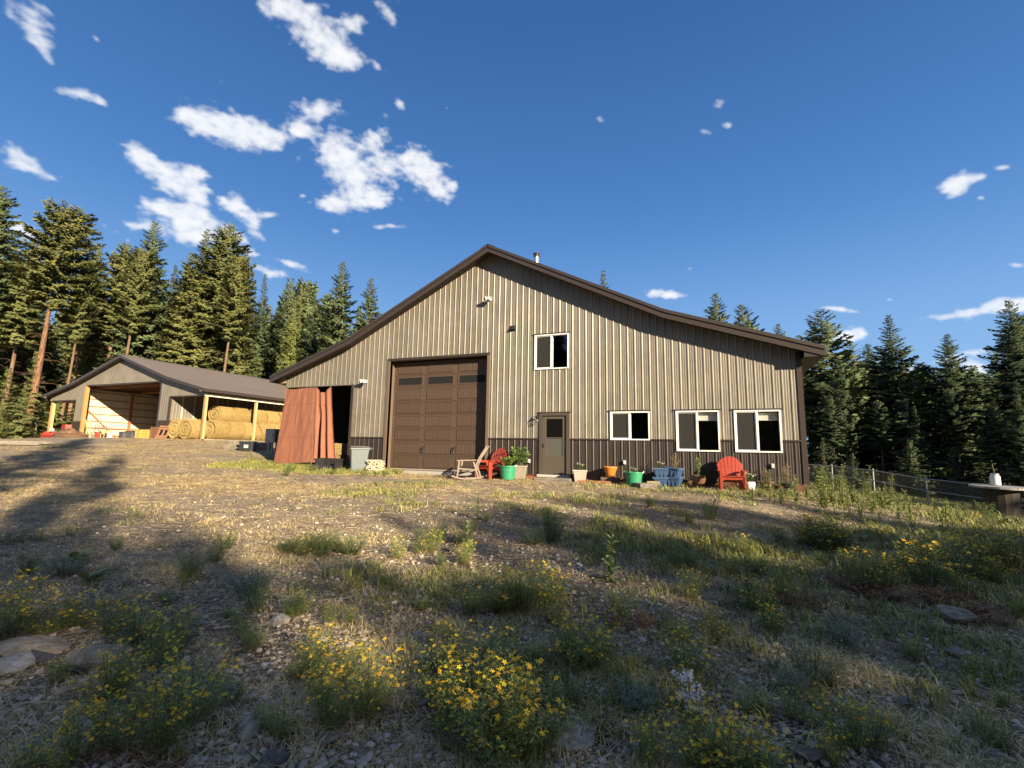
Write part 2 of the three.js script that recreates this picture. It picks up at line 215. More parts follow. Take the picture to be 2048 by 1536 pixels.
// one sheet of ribs i0..i1; holes are [x0,x1,y0,y1]; top and bottom are functions of x
function sheet(i0, i1, bottom, top, holes, xmin, xmax, kinks = []) {
  const us = []; for (let i = i0; i < i1; i++) for (const [a, b] of profile()) us.push([i * PITCH + a, b]);
  const h = (u) => { for (let k = 1; k < us.length; k++) if (u <= us[k][0] + 1e-9) { const [a, b] = us[k - 1], [c, d] = us[k]; return c - a < 1e-9 ? d : b + (d - b) * clamp((u - a) / (c - a), 0, 1); } return 0; };
  const lo = Math.max(xmin, us[0][0]), hi = Math.min(xmax, us[us.length - 1][0]); if (hi - lo < .01) return null;
  let xs = us.map((q) => q[0]).concat([lo, hi], kinks, ...holes.map((q) => [q[0], q[1]])).filter((x) => x >= lo - 1e-9 && x <= hi + 1e-9).sort((a, b) => a - b); xs = xs.filter((x, k) => !k || x - xs[k - 1] > 1e-5);
  const s = new Soup(), uv = [];
  for (let k = 0; k + 1 < xs.length; k++) {
    const a = xs[k], b = xs[k + 1], m = (a + b) / 2; let cuts = [[0, 1e9]]; const hs = holes.filter((q) => m > q[0] && m < q[1]).sort((p, q) => p[2] - q[2]);
    let y = -1e9; cuts = []; for (const q of hs) { cuts.push([y, q[2]]); y = q[3]; } cuts.push([y, 1e9]);
    for (const [c, d] of cuts) {
      const y00 = Math.max(bottom(a), c), y01 = Math.max(bottom(b), c), y10 = Math.min(top(a), d), y11 = Math.min(top(b), d);
      if (y10 - y00 < .002 && y11 - y01 < .002) continue;
      s.quad(V(a, y00, h(a)), V(b, y01, h(b)), V(b, Math.max(y11, y01), h(b)), V(a, Math.max(y10, y00), h(a)));
      for (const [x, yy] of [[a, y00], [b, y01], [b, y11], [a, y00], [b, y11], [a, y10]]) uv.push(x * .31, yy * .17);
    }
  }
  if (!s.p.length) return null; const g = s.geo(); g.setAttribute('uv', new THREE.Float32BufferAttribute(uv, 2)); return g;
}
// a sheeted wall on the plane z = 0 of its own axes, divided in three-foot sheets
function sheetedWall(parent, place, ribs, xmin, xmax, base, wainscot, top, holes, kinks) {
  for (let i = ribs[0], k = 0; i < ribs[1]; i += 4, k++) {
    const up = sheet(i, i + 4, () => wainscot, top, holes, xmin, xmax, kinks); if (up) place(M('siding_panel', up, tanMat[(k * 7) % 3], parent));
    const dn = sheet(i, i + 4, () => base, () => wainscot - .03, holes, xmin, xmax, []); if (dn) place(M('wainscot_panel', dn, brownMat[(k * 5) % 3], parent));
  }
}

// ------------------------------------------------------------------ the large metal building
const BX0 = .05, BX1 = 19.46, RIDGE = 9.755, DEPTH = 18.3, WAIN = 1.22;
const soffitY = (x) => { const d = Math.abs(x - RIDGE); return d < 6.05 ? 8.04 - .5 * d : 5.015 - .343 * (d - 6.05); };
const bld = thing('metal_building', 'large tan ribbed metal building with dark brown wainscot and roof', 'building');
const holesMain = [[BX0, 3.60, -1, 3.336], [5.418, 9.647, -1, 4.218], [11.70, 12.67, -1, 2.07], [11.455, 12.68, 3.585, 4.809], [14.057, 15.285, 1.19, 2.096], [16.06, 17.28, .874, 2.093], [17.68, 18.89, .872, 2.087]];
sheetedWall(bld, () => {}, [0, 86], BX0 + .06, BX1 - .1, .02, WAIN, (x) => soffitY(x) - .004, holesMain, [RIDGE, RIDGE - 6.05, RIDGE + 6.05]);
// wall behind the sheets, with the same openings: studs and liner as one thickness
{
  const o = new THREE.Shape(); o.moveTo(BX0, .0); o.lineTo(BX1, 0); o.lineTo(BX1, soffitY(BX1)); o.lineTo(RIDGE + 6.05, soffitY(RIDGE + 6.05)); o.lineTo(RIDGE, 8.04); o.lineTo(RIDGE - 6.05, soffitY(RIDGE - 6.05)); o.lineTo(BX0, soffitY(BX0)); o.lineTo(BX0, 0);
  for (const [a, b, c, d] of holesMain) { const p = new THREE.Path(), y0 = Math.max(c, .02), a0 = Math.max(a, BX0 + .01); p.moveTo(a0, y0); p.lineTo(a0, d); p.lineTo(b, d); p.lineTo(b, y0); p.lineTo(a0, y0); o.holes.push(p); }
  M('wall', new THREE.ExtrudeGeometry(o, { depth: .14, bevelEnabled: false }).translate(0, 0, -.146), std(L3(.16, .13, .1), .8), bld);
}
M('side_wall', span(BX0, BX0 + .15, 0, soffitY(BX0) - .01, -DEPTH, -.15), tanMat[0], bld);
M('side_wall', span(BX1 - .15, BX1, 0, soffitY(BX1) - .01, -DEPTH, -.15), tanMat[0], bld);
M('rear_wall', ext([[BX0, 0], [BX1, 0], [BX1, soffitY(BX1)], [RIDGE + 6.05, 5.01], [RIDGE, 8.03], [RIDGE - 6.05, 5.01], [BX0, soffitY(BX0)]], .15).translate(0, 0, -DEPTH), tanMat[1], bld);
const innerWall = std(L3(.3, .28, .25), .9);
for (const q of [[3.62, 3.74, 0, 4.9, -DEPTH + .2, -.15], [10.4, 10.5, 0, 7.6, -DEPTH + .2, -.15], [10.5, BX1 - .15, 0, 2.74, -5.2, -5.1], [15.6, 15.7, 0, 2.74, -5.1, -.15]]) M('partition', span(...q), innerWall, bld);
M('upper_floor', span(10.5, BX1 - .15, 2.75, 3.0, -DEPTH + .2, -.15), innerWall, bld);
M('floor_slab', span(BX0 + .02, BX1 - .02, -.25, .015, -DEPTH, -.02), std(L3(.3, .29, .27), .9), bld);
// treated skirt board below the metal
for (const q of [[9.8, 11.62, -.2, .015, -.02, .03], [12.74, BX1, -.3, .015, -.02, .032]]) M('skirt_board', span(...q), std(L3(.12, .05, .025), .85, { map: woodTex }), bld);
// trims
for (const [a, b] of [[3.68, 5.3], [9.76, 11.64], [12.73, 14.03], [15.31, 16.035], [17.305, 17.655], [18.915, BX1 + .02]]) M('wainscot_cap', span(a, b, WAIN - .035, WAIN + .012, 0, .036), trimMat, bld);
M('corner_trim', [span(BX1 - .105, BX1 + .03, .01, soffitY(BX1) - .04, -.1, .031)], trimMat, bld);
M('corner_trim', [span(BX0 - .03, BX0 + .07, 3.336, soffitY(BX0) - .05, -.1, .03)], tanMat[1], bld);
M('opening_trim', [span(3.585, 3.69, .0, 3.345, -.15, .034)], trimMat, bld);
M('opening_trim', [span(3.585, 3.69, 3.345, 3.36, -.15, .034), span(BX0, 3.585, 3.325, 3.36, -.15, .03)], tanMat[0], bld);
M('jamb', [span(5.30, 5.418, 0, 4.218, -.32, .036)], std(L3(.12, .086, .06), .5), bld);
M('jamb', [span(9.647, 9.75, 0, 4.218, -.32, .036)], std(L3(.12, .086, .06), .5), bld);
M('header_trim', [span(5.30, 9.75, 4.22, 4.31, -.32, .034)], trimMat, bld);
for (const [a, b, y] of [[11.62, 12.75, 2.1], [11.40, 12.73, 4.835], [14.0, 15.33, 2.122], [16.0, 17.33, 2.12], [17.62, 18.94, 2.113]]) M('drip_cap', span(a, b, y - .012, y + .016, 0, .052), trimMat, bld);
// overhead door
{
  const d = new THREE.Group(); d.name = 'garage_door'; bld.add(d);
  const x0 = 5.43, x1 = 9.635, y0 = .04, hS = 4.15 / 8, W = x1 - x0, dm = [std(L3(.07, .046, .032), .5), std(L3(.075, .05, .034), .5)];
  for (let r = 0; r < 8; r++) {
    const ya = y0 + r * hS, yb = ya + hS - .006, g = [span(x0, x1, ya, yb, -.345, -.305)], win = r === 6;
    for (let c = 0; c < 3; c++) {
      const cx0 = x0 + .17 + c * (W - .1) / 3, cw = (W - .1) / 3 - .24;
      if (win) {
        const a = cx0 + .02, b = cx0 + cw - .02, ys = ya + .13, ye = yb - .11;
        g.push(span(a - .06, b + .06, ye, ye + .05, -.305, -.288), span(a - .06, b + .06, ys - .05, ys, -.305, -.288), span(a - .06, a, ys, ye, -.305, -.288), span(b, b + .06, ys, ye, -.305, -.288));
        const pn = M('door_pane', span(a, b, ys, ye, -.3045, -.299), std(L3(.018, .02, .02), .06), d); pn.userData.label = 'dark glass pane in the overhead door';
      } else for (let h = 0; h < 2; h++) {
        const px = cx0 + h * (cw / 2 + .015), pw = cw / 2 - .015, n = 5;
        for (let k = 0; k < n; k++) g.push(bx(pw / n - .018, hS - .16, .018, px + (k + .5) * pw / n, (ya + yb) / 2, -.3, 0));
        const e = .016; g.push(span(px - e, px - .003, ya + .065, yb - .065, -.305, -.287), span(px + pw + .003, px + pw + e, ya + .065, yb - .065, -.305, -.287), span(px - e, px + pw + e, yb - .068, yb - .052, -.305, -.287), span(px - e, px + pw + e, ya + .052, ya + .068, -.305, -.287));
      }
    }
    g.push(span(x0, x1, yb - .012, yb, -.305, -.297));
    M('door_section', g, dm[r % 2], d);
  }
  for (const cx of [x0 + W * .345, x0 + W * .66]) for (const s of [-.045, .045]) M('door_handle', tube([[cx + s + .03, .62, -.28], [cx + s - .012, .68, -.262], [cx + s - .025, .76, -.258], [cx + s - .012, .84, -.262], [cx + s + .03, .9, -.28]], .013, 12, 6), darkMat, d);
  M('door_seal', span(x0, x1, .015, .042, -.35, -.3), std(L3(.25, .23, .2), .9), d);
}
// entry door with a half-open storm door glass
{
  const d = new THREE.Group(); d.name = 'entry_door'; bld.add(d); const bm = std(L3(.06, .049, .038), .5);
  M('door_frame', [span(11.66, 11.76, .03, 2.07, -.14, .045), span(12.61, 12.71, .03, 2.07, -.14, .045), span(11.76, 12.61, 1.99, 2.09, -.14, .045)], bm, d);
  M('door_leaf', [span(11.77, 11.90, .05, 1.985, -.05, -.005), span(12.47, 12.60, .05, 1.985, -.05, -.005), span(11.90, 12.47, 1.88, 1.985, -.05, -.005), span(11.90, 12.47, .05, .62, -.05, -.005), span(11.90, 12.47, 1.235, 1.262, -.05, -.005)], std(L3(.075, .062, .046), .5), d);
  M('door_pane', span(11.90, 12.47, 1.262, 1.88, -.03, -.024), std(L3(.006, .006, .006), .08), d).userData.label = 'black upper glass of the storm door';
  M('door_pane', span(11.90, 12.47, .62, 1.235, -.03, -.024), std(L3(.075, .075, .065), .35), d).userData.label = 'grey lower screen panel of the storm door';
  M('door_handle', [span(11.80, 11.83, .93, 1.05, -.005, .03), rod([11.81, .99, .03], [11.78, .99, .06], .02, .02, 8)], darkMat, d);
  M('threshold', span(11.62, 12.75, -.06, .03, -.1, .12), std(L3(.42, .38, .33), .8), d);
}
// sliding windows in white vinyl frames
const screenMat = std(L3(.016, .0155, .014), .9, { transparent: true, opacity: .8 }), blindMat = std(L3(.55, .56, .5), .8);
function slider(x0, x1, y0, y1, blind) {
  const w = new THREE.Group(); w.name = 'window'; bld.add(w); const f = .04, m = (x0 + x1) / 2;
  M('window_frame', [span(x0, x0 + f, y0, y1, -.1, .045), span(x1 - f, x1, y0, y1, -.1, .045), span(x0 + f, x1 - f, y1 - f, y1, -.1, .045), span(x0 + f, x1 - f, y0, y0 + f, -.1, .045), span(m - .03, m + .03, y0 + f, y1 - f, -.09, .03)], whiteMat, w);
  M('sash', [span(x0 + f, x0 + f + .03, y0 + f, y1 - f, -.06, .012), span(m - .06, m - .03, y0 + f, y1 - f, -.06, .012), span(x0 + f + .03, m - .06, y0 + f, y0 + f + .03, -.06, .012), span(x0 + f + .03, m - .06, y1 - f - .03, y1 - f, -.06, .012)], whiteMat, w);
  M('insect_screen', span(x0 + f + .03, m - .06, y0 + f + .03, y1 - f - .03, -.012, -.01), screenMat, w);
  M('pane', span(x0 + f + .03, m - .06, y0 + f + .03, y1 - f - .03, -.042, -.038), glassMat, w);
  M('pane', span(m + .03, x1 - f, y0 + f, y1 - f, -.062, -.058), glassMat, w);
  if (blind) { const g = []; for (let k = 0; k < 9; k++) g.push(bx(x1 - x0 - .12, .022, .035, m, y1 - .075 - k * .026, -.13, 0, k % 2 ? .4 : -.4)); M('blind', g, blindMat, w); }
}
slider(11.455, 12.68, 3.585, 4.809); slider(14.057, 15.285, 1.19, 2.096); slider(16.06, 17.28, .874, 2.093, true); slider(17.68, 18.89, .872, 2.087, true);

// roof, rake and eaves
{
  const OH = .45, EO = .52, zf = OH, zb = -DEPTH - .45;
  const segs = [[BX0 - EO, RIDGE - 6.05, 1], [RIDGE - 6.05, RIDGE, 1], [RIDGE, RIDGE + 6.05, -1], [RIDGE + 6.05, BX1 + EO, -1]];
  const yS = (x) => { const d = Math.abs(x - RIDGE); return d < 6.05 ? 8.04 - .5 * d : 5.015 - .343 * (d - 6.05); };
  const roof = new THREE.Group(); roof.name = 'roof'; bld.add(roof);
  const slab = (a, b, t0, t1, z0, z1) => ext([[a, yS(a) + t0], [b, yS(b) + t0], [b, yS(b) + t1], [a, yS(a) + t1]], z1 - z0).translate(0, 0, z0);
  for (const [a, b] of segs) {
    M('roof_panel', slab(a - .02, b + .02, .16, .2, zb, zf + .03), roofMat, roof);
    M('roof_deck', slab(a, b, .012, .16, zb, zf - .03), std(L3(.08, .06, .05), .8), roof);
    M('fascia', [slab(a, b, -.07, .155, zf - .028, zf + .004)], fasciaMat, roof);
    M('rake_trim', [slab(a - .01, b + .01, .11, .215, zf + .006, zf + .036)], std(L3(.036, .028, .023), .4), roof);
  }
  M('ridge_cap', [slab(RIDGE - .28, RIDGE, .2, .222, zb, zf + .04), slab(RIDGE, RIDGE + .28, .2, .222, zb, zf + .04)], fasciaMat, roof);
  M('eave_fascia', [span(BX0 - EO - .03, BX0 - EO, yS(BX0 - EO) - .06, yS(BX0 - EO) + .16, zb, zf)], fasciaMat, roof);
  M('eave_fascia', [span(BX1 + EO, BX1 + EO + .03, yS(BX1 + EO) - .06, yS(BX1 + EO) + .16, zb, zf)], fasciaMat, roof);
  // boxed eave ends and level eave soffits
  const eb = yS(BX0 - EO) - .05;
  M('eave_return', ext([[BX0 - EO, eb], [BX0 - .03, eb], [BX0 - .03, yS(BX0 - .03) - .01], [BX0 - EO, eb + .04]], .03).translate(0, 0, .0), std(L3(.3, .235, .165), .5), roof);
  M('eave_return', ext([[BX1 + .04, eb], [BX1 + EO, eb], [BX1 + EO, eb + .04], [BX1 + .04, yS(BX1 + .04) - .01]], .03).translate(0, 0, .39), fasciaMat, roof);
  M('eave_soffit', [span(BX0 - EO, BX0 - .02, eb - .02, eb, zb, .03)], soffitMat, roof); M('eave_soffit', [span(BX1 + .03, BX1 + EO, eb - .02, eb, zb, .42)], trimMat, roof);
  // soffit planks run out from the wall
  const geo = new Map();
  for (const [a, b] of segs) {
    const sl = (yS(b) - yS(a)) / (b - a), L = Math.hypot(b - a, yS(b) - yS(a)), n = Math.round(L / .305), key = sl.toFixed(2) + n;
    if (!geo.has(key)) geo.set(key, eul(new THREE.BoxGeometry(L / n - .014, .012, OH - .035), 0, 0, Math.atan(sl)));
    for (let k = 0; k < n; k++) { const t = (k + .5) / n, m = M('soffit_plank', geo.get(key), soffitMat, roof); m.position.set(mix(a, b, t), mix(yS(a), yS(b), t) + .002 + (k % 3) * .001, (OH - .03) / 2 + .005); }
  }
  // stove pipe on the far slope
  const st = atZ(1073, 520, -5.5), p = V(st.x, yS(st.x), -5.5);
  M('chimney_pipe', cyl(.105, .105, st.y + .16 - p.y, p.x, (p.y + st.y + .16) / 2, p.z, 20), galvMat, roof);
  M('chimney_cap', lathe([[.11, 0], [.15, .02], [.15, .05], [.1, .06], [.1, .12], [.17, .13], [.17, .17], [.05, .22], [0, .22]], 20).translate(p.x, st.y + .15, p.z), std(L3(.12, .1, .09), .35, { metalness: .6 }), roof);
}
// ------------------------------------------------------------------ fittings on its face
function floodlight(p, label) {
  const t = thing('flood_light', label, 'light', [p.x, p.y, .022], 0);
  M('base', [lathe([[0, 0], [.06, 0], [.06, .02], [.04, .035], [0, .035]], 16).rotateX(Math.PI / 2)], whiteMat, t);
  M('arm', [rod([0, 0, .02], [0, .015, .11], .018, .018, 8)], whiteMat, t);
  for (const s of [-1, 1]) M('lamp_head', [lathe([[0, -.07], [.035, -.07], [.045, -.02], [.068, .06], [.07, .1], [.06, .1], [.055, .065], [0, .05]], 16).rotateX(Math.PI / 2 + .35).rotateY(s * .5).translate(s * .07, .0, .17)], whiteMat, t);
  M('sensor', rbx(.05, .05, .06, .012, 0, -.06, .11), whiteMat, t);
}
floodlight(atZ(978, 597, .15), 'white twin floodlight high on the gable under the ridge');
floodlight(atZ(728, 762, .15), 'white twin floodlight beside the curtained opening');
{ const p = atZ(1025.5, 656, .05), t = thing('wall_vent', 'dark louvred vent hood on the upper wall near the ridge', 'vent', [p.x, p.y, .02]); M('hood', ext([[0, -.07], [.11, -.06], [.02, .07], [0, .07]], .16).rotateY(-Math.PI / 2).translate(.08, 0, 0), darkMat, t); M('flange', span(-.11, .11, -.09, .09, 0, .012), darkMat, t); }
{ const p = atZ(1075, 838, .14), t = thing('wall_lantern', 'black coach lantern on the wall beside the entry door', 'lantern', [p.x, p.y, .022]); const k = std(L3(.012, .012, .012), .4);
  M('bracket', [lathe([[0, 0], [.055, 0], [.055, .012], [.03, .02], [0, .02]], 16).rotateX(Math.PI / 2).translate(0, .06, 0), tube([[0, .06, .015], [0, .13, .06], [0, .17, .13], [0, .13, .15]], .009, 12, 6)], k, t);
  const c = []; for (let q = 0; q < 4; q++) { const a = q * Math.PI / 2 + Math.PI / 4; c.push(rod([.055 * Math.cos(a), -.12, .15 + .055 * Math.sin(a)], [.075 * Math.cos(a), .06, .15 + .075 * Math.sin(a)], .006, .006, 5)); } c.push(cyl(.06, .06, .012, 0, -.125, .15, 4), cyl(.085, .085, .01, 0, .065, .15, 4), cyl(.085, .015, .06, 0, .1, .15, 4), cyl(.012, .004, .04, 0, .145, .15, 6));
  M('cage', c, k, t); M('glass', cyl(.045, .058, .17, 0, -.03, .15, 12, true), glassMat, t); M('bulb', new THREE.SphereGeometry(.025, 10, 8).translate(0, -.05, .15), whiteMat, t); }
for (const [px, py, lab] of [[1058, 922, 'weatherproof outlet box beside the leafy planter'], [1249, 925, 'weatherproof outlet box above the orange flower pot'], [1545, 932, 'weatherproof outlet box below the corner window']]) {
  const p = atZ(px, py, .04), t = thing('outlet_box', lab, 'outlet', [p.x, p.y, .02]); M('box', rbx(.085, .13, .05, .012, 0, 0, .025), std(L3(.5, .49, .46), .5), t); M('cover', rbx(.07, .11, .035, .012, 0, .005, .065), std(L3(.42, .42, .4), .4), t); }
// ------------------------------------------------------------------ open-fronted hay barn, parallel to the building
const ZB = -7.6, BL = -34.99, BR = -15.9, BC = -25.45, FL = 1.2, BLEN = 17;
const barn = thing('hay_barn', 'open-fronted tan and brown metal hay barn with grey-brown roof', 'barn');
const bSof = (x) => { const d = Math.abs(x - BC); return d < 5.9 ? 7.52 - .33 * d : 5.573 - .24 * (d - 5.9); };
{
  const ribs0 = Math.floor(BL / PITCH), ribs1 = Math.ceil(BR / PITCH);
  const holes = [[BL, -31.35, -9, 4.28], [-30.2, -20.7, -9, 5.46], [-19.6, BR, -9, 4.28]];
  sheetedWall(barn, (m) => { m.position.z = ZB; }, [ribs0, ribs1], BL + .03, BR - .03, FL + .05, FL + 1.36, (x) => bSof(x) - .01, holes, [BC, BC - 5.9, BC + 5.9]);
  const o = new THREE.Shape([[BL, FL], [BR, FL], [BR, bSof(BR)], [BC + 5.9, bSof(BC + 5.9)], [BC, 7.5], [BC - 5.9, bSof(BC - 5.9)], [BL, bSof(BL)]].map(([a, b]) => new THREE.Vector2(a, b)));
  for (const [a, b, , d] of holes) { const p = new THREE.Path(), a0 = Math.max(a, BL + .02), b0 = Math.min(b, BR - .02); p.moveTo(a0, FL + .01); p.lineTo(a0, d); p.lineTo(b0, d); p.lineTo(b0, FL + .01); p.lineTo(a0, FL + .01); o.holes.push(p); }
  M('gable_framing', new THREE.ExtrudeGeometry(o, { depth: .08, bevelEnabled: false }).translate(0, 0, ZB - .09), stainedWood, barn);
  M('opening_trim', [span(-30.26, -30.1, FL, 5.46, ZB - .2, ZB + .04)], std(L3(.48, .2, .06), .7), barn); M('opening_trim', [span(-20.8, -20.68, FL, 5.46, ZB - .2, ZB + .04)], trimMat, barn);
  M('header_trim', [span(-30.26, -20.68, 5.42, 5.5, ZB - .2, ZB + .035), span(BL, -31.35, 4.24, 4.32, ZB - .1, ZB + .034), span(-19.6, BR, 4.24, 4.32, ZB - .1, ZB + .034)], trimMat, barn);
  M('corner_trim', span(-31.42, -31.31, FL, 4.28, ZB - .1, ZB + .036), trimMat, barn); M('corner_trim', span(-19.66, -19.55, FL, 4.28, ZB - .1, ZB + .036), trimMat, barn);
  // long walls between the hall and the lean-tos: pale liner sheet inside, girts and posts as boards
  const liner = std(L3(.66, .58, .43), .8, { map: dustTex });
  for (const [x, s] of [[-31.3, 1], [-19.62, -1]]) {
    for (let z = ZB - .1, k = 0; z > ZB - BLEN + .1; z -= .9144, k++) {
      const z1 = Math.max(z - .9144, ZB - BLEN);
      M('liner_panel', span(x - .01, x + .02, FL, 5.3, z1 + .004, z - .004), liner, barn);
      if (s < 0) { const sh = sheet(0, 4, () => FL + .05, () => 4.9, [], 0, .9144 - .004); const m = M('siding_panel', sh, tanMat[k % 3], barn); m.rotation.y = Math.PI / 2; m.position.set(x + .03, 0, z); const w = M('wainscot_panel', span(x + .034, x + .052, FL + .02, FL + 1.32, z1 + .004, z - .004), brownMat[k % 3], barn); }
    }
    for (let k = 0; k < 7; k++) M('girt', span(x + (s > 0 ? .02 : -.06), x + (s > 0 ? .06 : -.01), FL + .15 + k * .62, FL + .15 + k * .62 + (k < 2 ? .14 : .07), ZB - BLEN + .1, ZB - .2), stainedWood, barn);
    for (let k = 0; k < 5; k++) M('post', span(x + (s > 0 ? .06 : -.24), x + (s > 0 ? .22 : -.06), FL, 5.35, ZB - .3 - k * 3.66 - .16, ZB - .3 - k * 3.66), stainedWood, barn);
    if (s > 0) M('brace', bar([x + .14, FL + .1, ZB - 3.1], [x + .14, FL + 2.6, ZB - .5], .05, .1), stainedWood, barn);
  }
  M('rear_wall', ext([[BL, FL], [BR, FL], [BR, bSof(BR)], [BC + 5.9, bSof(BC + 5.9)], [BC, 7.5], [BC - 5.9, bSof(BC - 5.9)], [BL, bSof(BL)]].filter((q) => q[0] >= -31.3 || true), .1).translate(0, 0, ZB - BLEN), liner, barn).visible = true;
  for (let k = 0; k < 5; k++) M('truss', [span(-31.1, -19.8, 5.3, 5.46, ZB - 1 - k * 3.66 - .08, ZB - 1 - k * 3.66), bar([-31, 5.5, ZB - 1.04 - k * 3.66], [BC, 7.3, ZB - 1.04 - k * 3.66], .06, .14), bar([-19.9, 5.5, ZB - 1.04 - k * 3.66], [BC, 7.3, ZB - 1.04 - k * 3.66], .06, .14)], stainedWood, barn);
  // lean-to posts and pale eave beams
  for (let k = 0; k < 5; k++) { M('post', span(BR - .17, BR, FL - .15, 4.24, ZB - .12 - k * 4.1 - .16, ZB - .12 - k * 4.1 + (k ? 0 : .04)), postWood, barn); M('post', span(BL, BL + .17, FL - .15, 4.24, ZB - .12 - k * 4.1 - .16, ZB - .12 - k * 4.1 + (k ? 0 : .04)), postWood, barn); }
  M('eave_beam', span(BR - .01, BR + .04, 4.24, 4.42, ZB - BLEN, ZB + .02), std(L3(.62, .58, .45), .7), barn); M('eave_beam', span(BL - .04, BL + .01, 4.24, 4.42, ZB - BLEN, ZB + .02), std(L3(.6, .5, .32), .7), barn);
  M('floor_slab', span(BL, BR, FL - .4, FL + .008, ZB - BLEN, ZB - .05), std(L3(.36, .31, .23), .95), barn);
  const roof = new THREE.Group(); roof.name = 'roof'; barn.add(roof); const zf = ZB + .45, zb = ZB - BLEN - .3, EO = .5;
  const slab = (a, b, t0, t1, z0, z1) => ext([[a, bSof(a) + t0], [b, bSof(b) + t0], [b, bSof(b) + t1], [a, bSof(a) + t1]], z1 - z0).translate(0, 0, z0);
  const segs = [[BL - EO, BC - 5.9], [BC - 5.9, BC], [BC, BC + 5.9], [BC + 5.9, BR + EO]];
  for (const [a, b] of segs) {
    M('roof_deck', slab(a, b, .01, .14, zb, zf - .03), std(L3(.16, .1, .06), .8), roof); M('fascia', slab(a, b, -.07, .135, zf - .028, zf + .004), fasciaMat, roof); M('soffit', slab(a, b, -.012, .006, ZB + .03, zf - .03), soffitMat, roof);
    // standing rib sheets, three feet wide, laid up the slope
    for (let z = zf, k = 0; z > zb; z -= .9144, k++) { const z1 = Math.max(zb, z - .9144), g = [slab(a - .015, b + .015, .14, .165, z1 + .003, z - .003)]; for (let q = 0; q < 4; q++) { const zz = z - .11 - q * PITCH; if (zz > z1 + .02) g.push(slab(a - .01, b + .01, .163, .182, zz - .015, zz + .015)); } M('roof_panel', g, roofMat, roof); }
  }
  M('ridge_cap', [slab(BC - .25, BC, .185, .2, zb, zf + .02), slab(BC, BC + .25, .185, .2, zb, zf + .02)], roofMat, roof);
  for (const [a, b, x] of [[BL - EO - .03, BL - EO, BL - EO], [BR + EO, BR + EO + .03, BR + EO]]) M('eave_fascia', span(a, b, bSof(x) - .07, bSof(x) + .15, zb, zf), fasciaMat, roof);
  M('eave_return', ext([[BL - EO, bSof(BL - EO) - .05], [BL, bSof(BL - EO) - .05], [BL, bSof(BL)], [BL - EO, bSof(BL - EO)]], .03).translate(0, 0, zf - .06), std(L3(.3, .24, .19), .5), roof);
  M('eave_return', ext([[BR, bSof(BR + EO) - .05], [BR + EO, bSof(BR + EO) - .05], [BR + EO, bSof(BR + EO)], [BR, bSof(BR)]], .03).translate(0, 0, zf - .06), std(L3(.3, .24, .19), .5), roof);
}
// ------------------------------------------------------------------ conifers
const barkTex = tex(128, 512, (u, v) => { const g = .45 * n16(u * 1, v * .5) + .35 * n64(u, v * .25) + .2 * n128(u, v); return [.62 + .9 * (g - .5), .58 + .9 * (g - .5), .55 + .9 * (g - .5)]; }); barkTex.colorSpace = THREE.SRGBColorSpace;
const barkMats = [std(L3(.44, .32, .21), .95, { map: barkTex, bumpMap: barkTex, bumpScale: .03 }), std(L3(.42, .26, .15), .95, { map: barkTex, bumpMap: barkTex, bumpScale: .03 }), std(L3(.2, .165, .13), .95, { map: barkTex, bumpMap: barkTex, bumpScale: .03 })];
const needleMats = [[.112, .125, .045], [.088, .114, .05], [.12, .128, .042], [.055, .078, .038], [.13, .15, .046]].map(([r, g, b]) => new THREE.MeshPhysicalMaterial({ color: L3(r, g, b), roughness: .9, specularIntensity: .3, vertexColors: true, side: THREE.DoubleSide }));
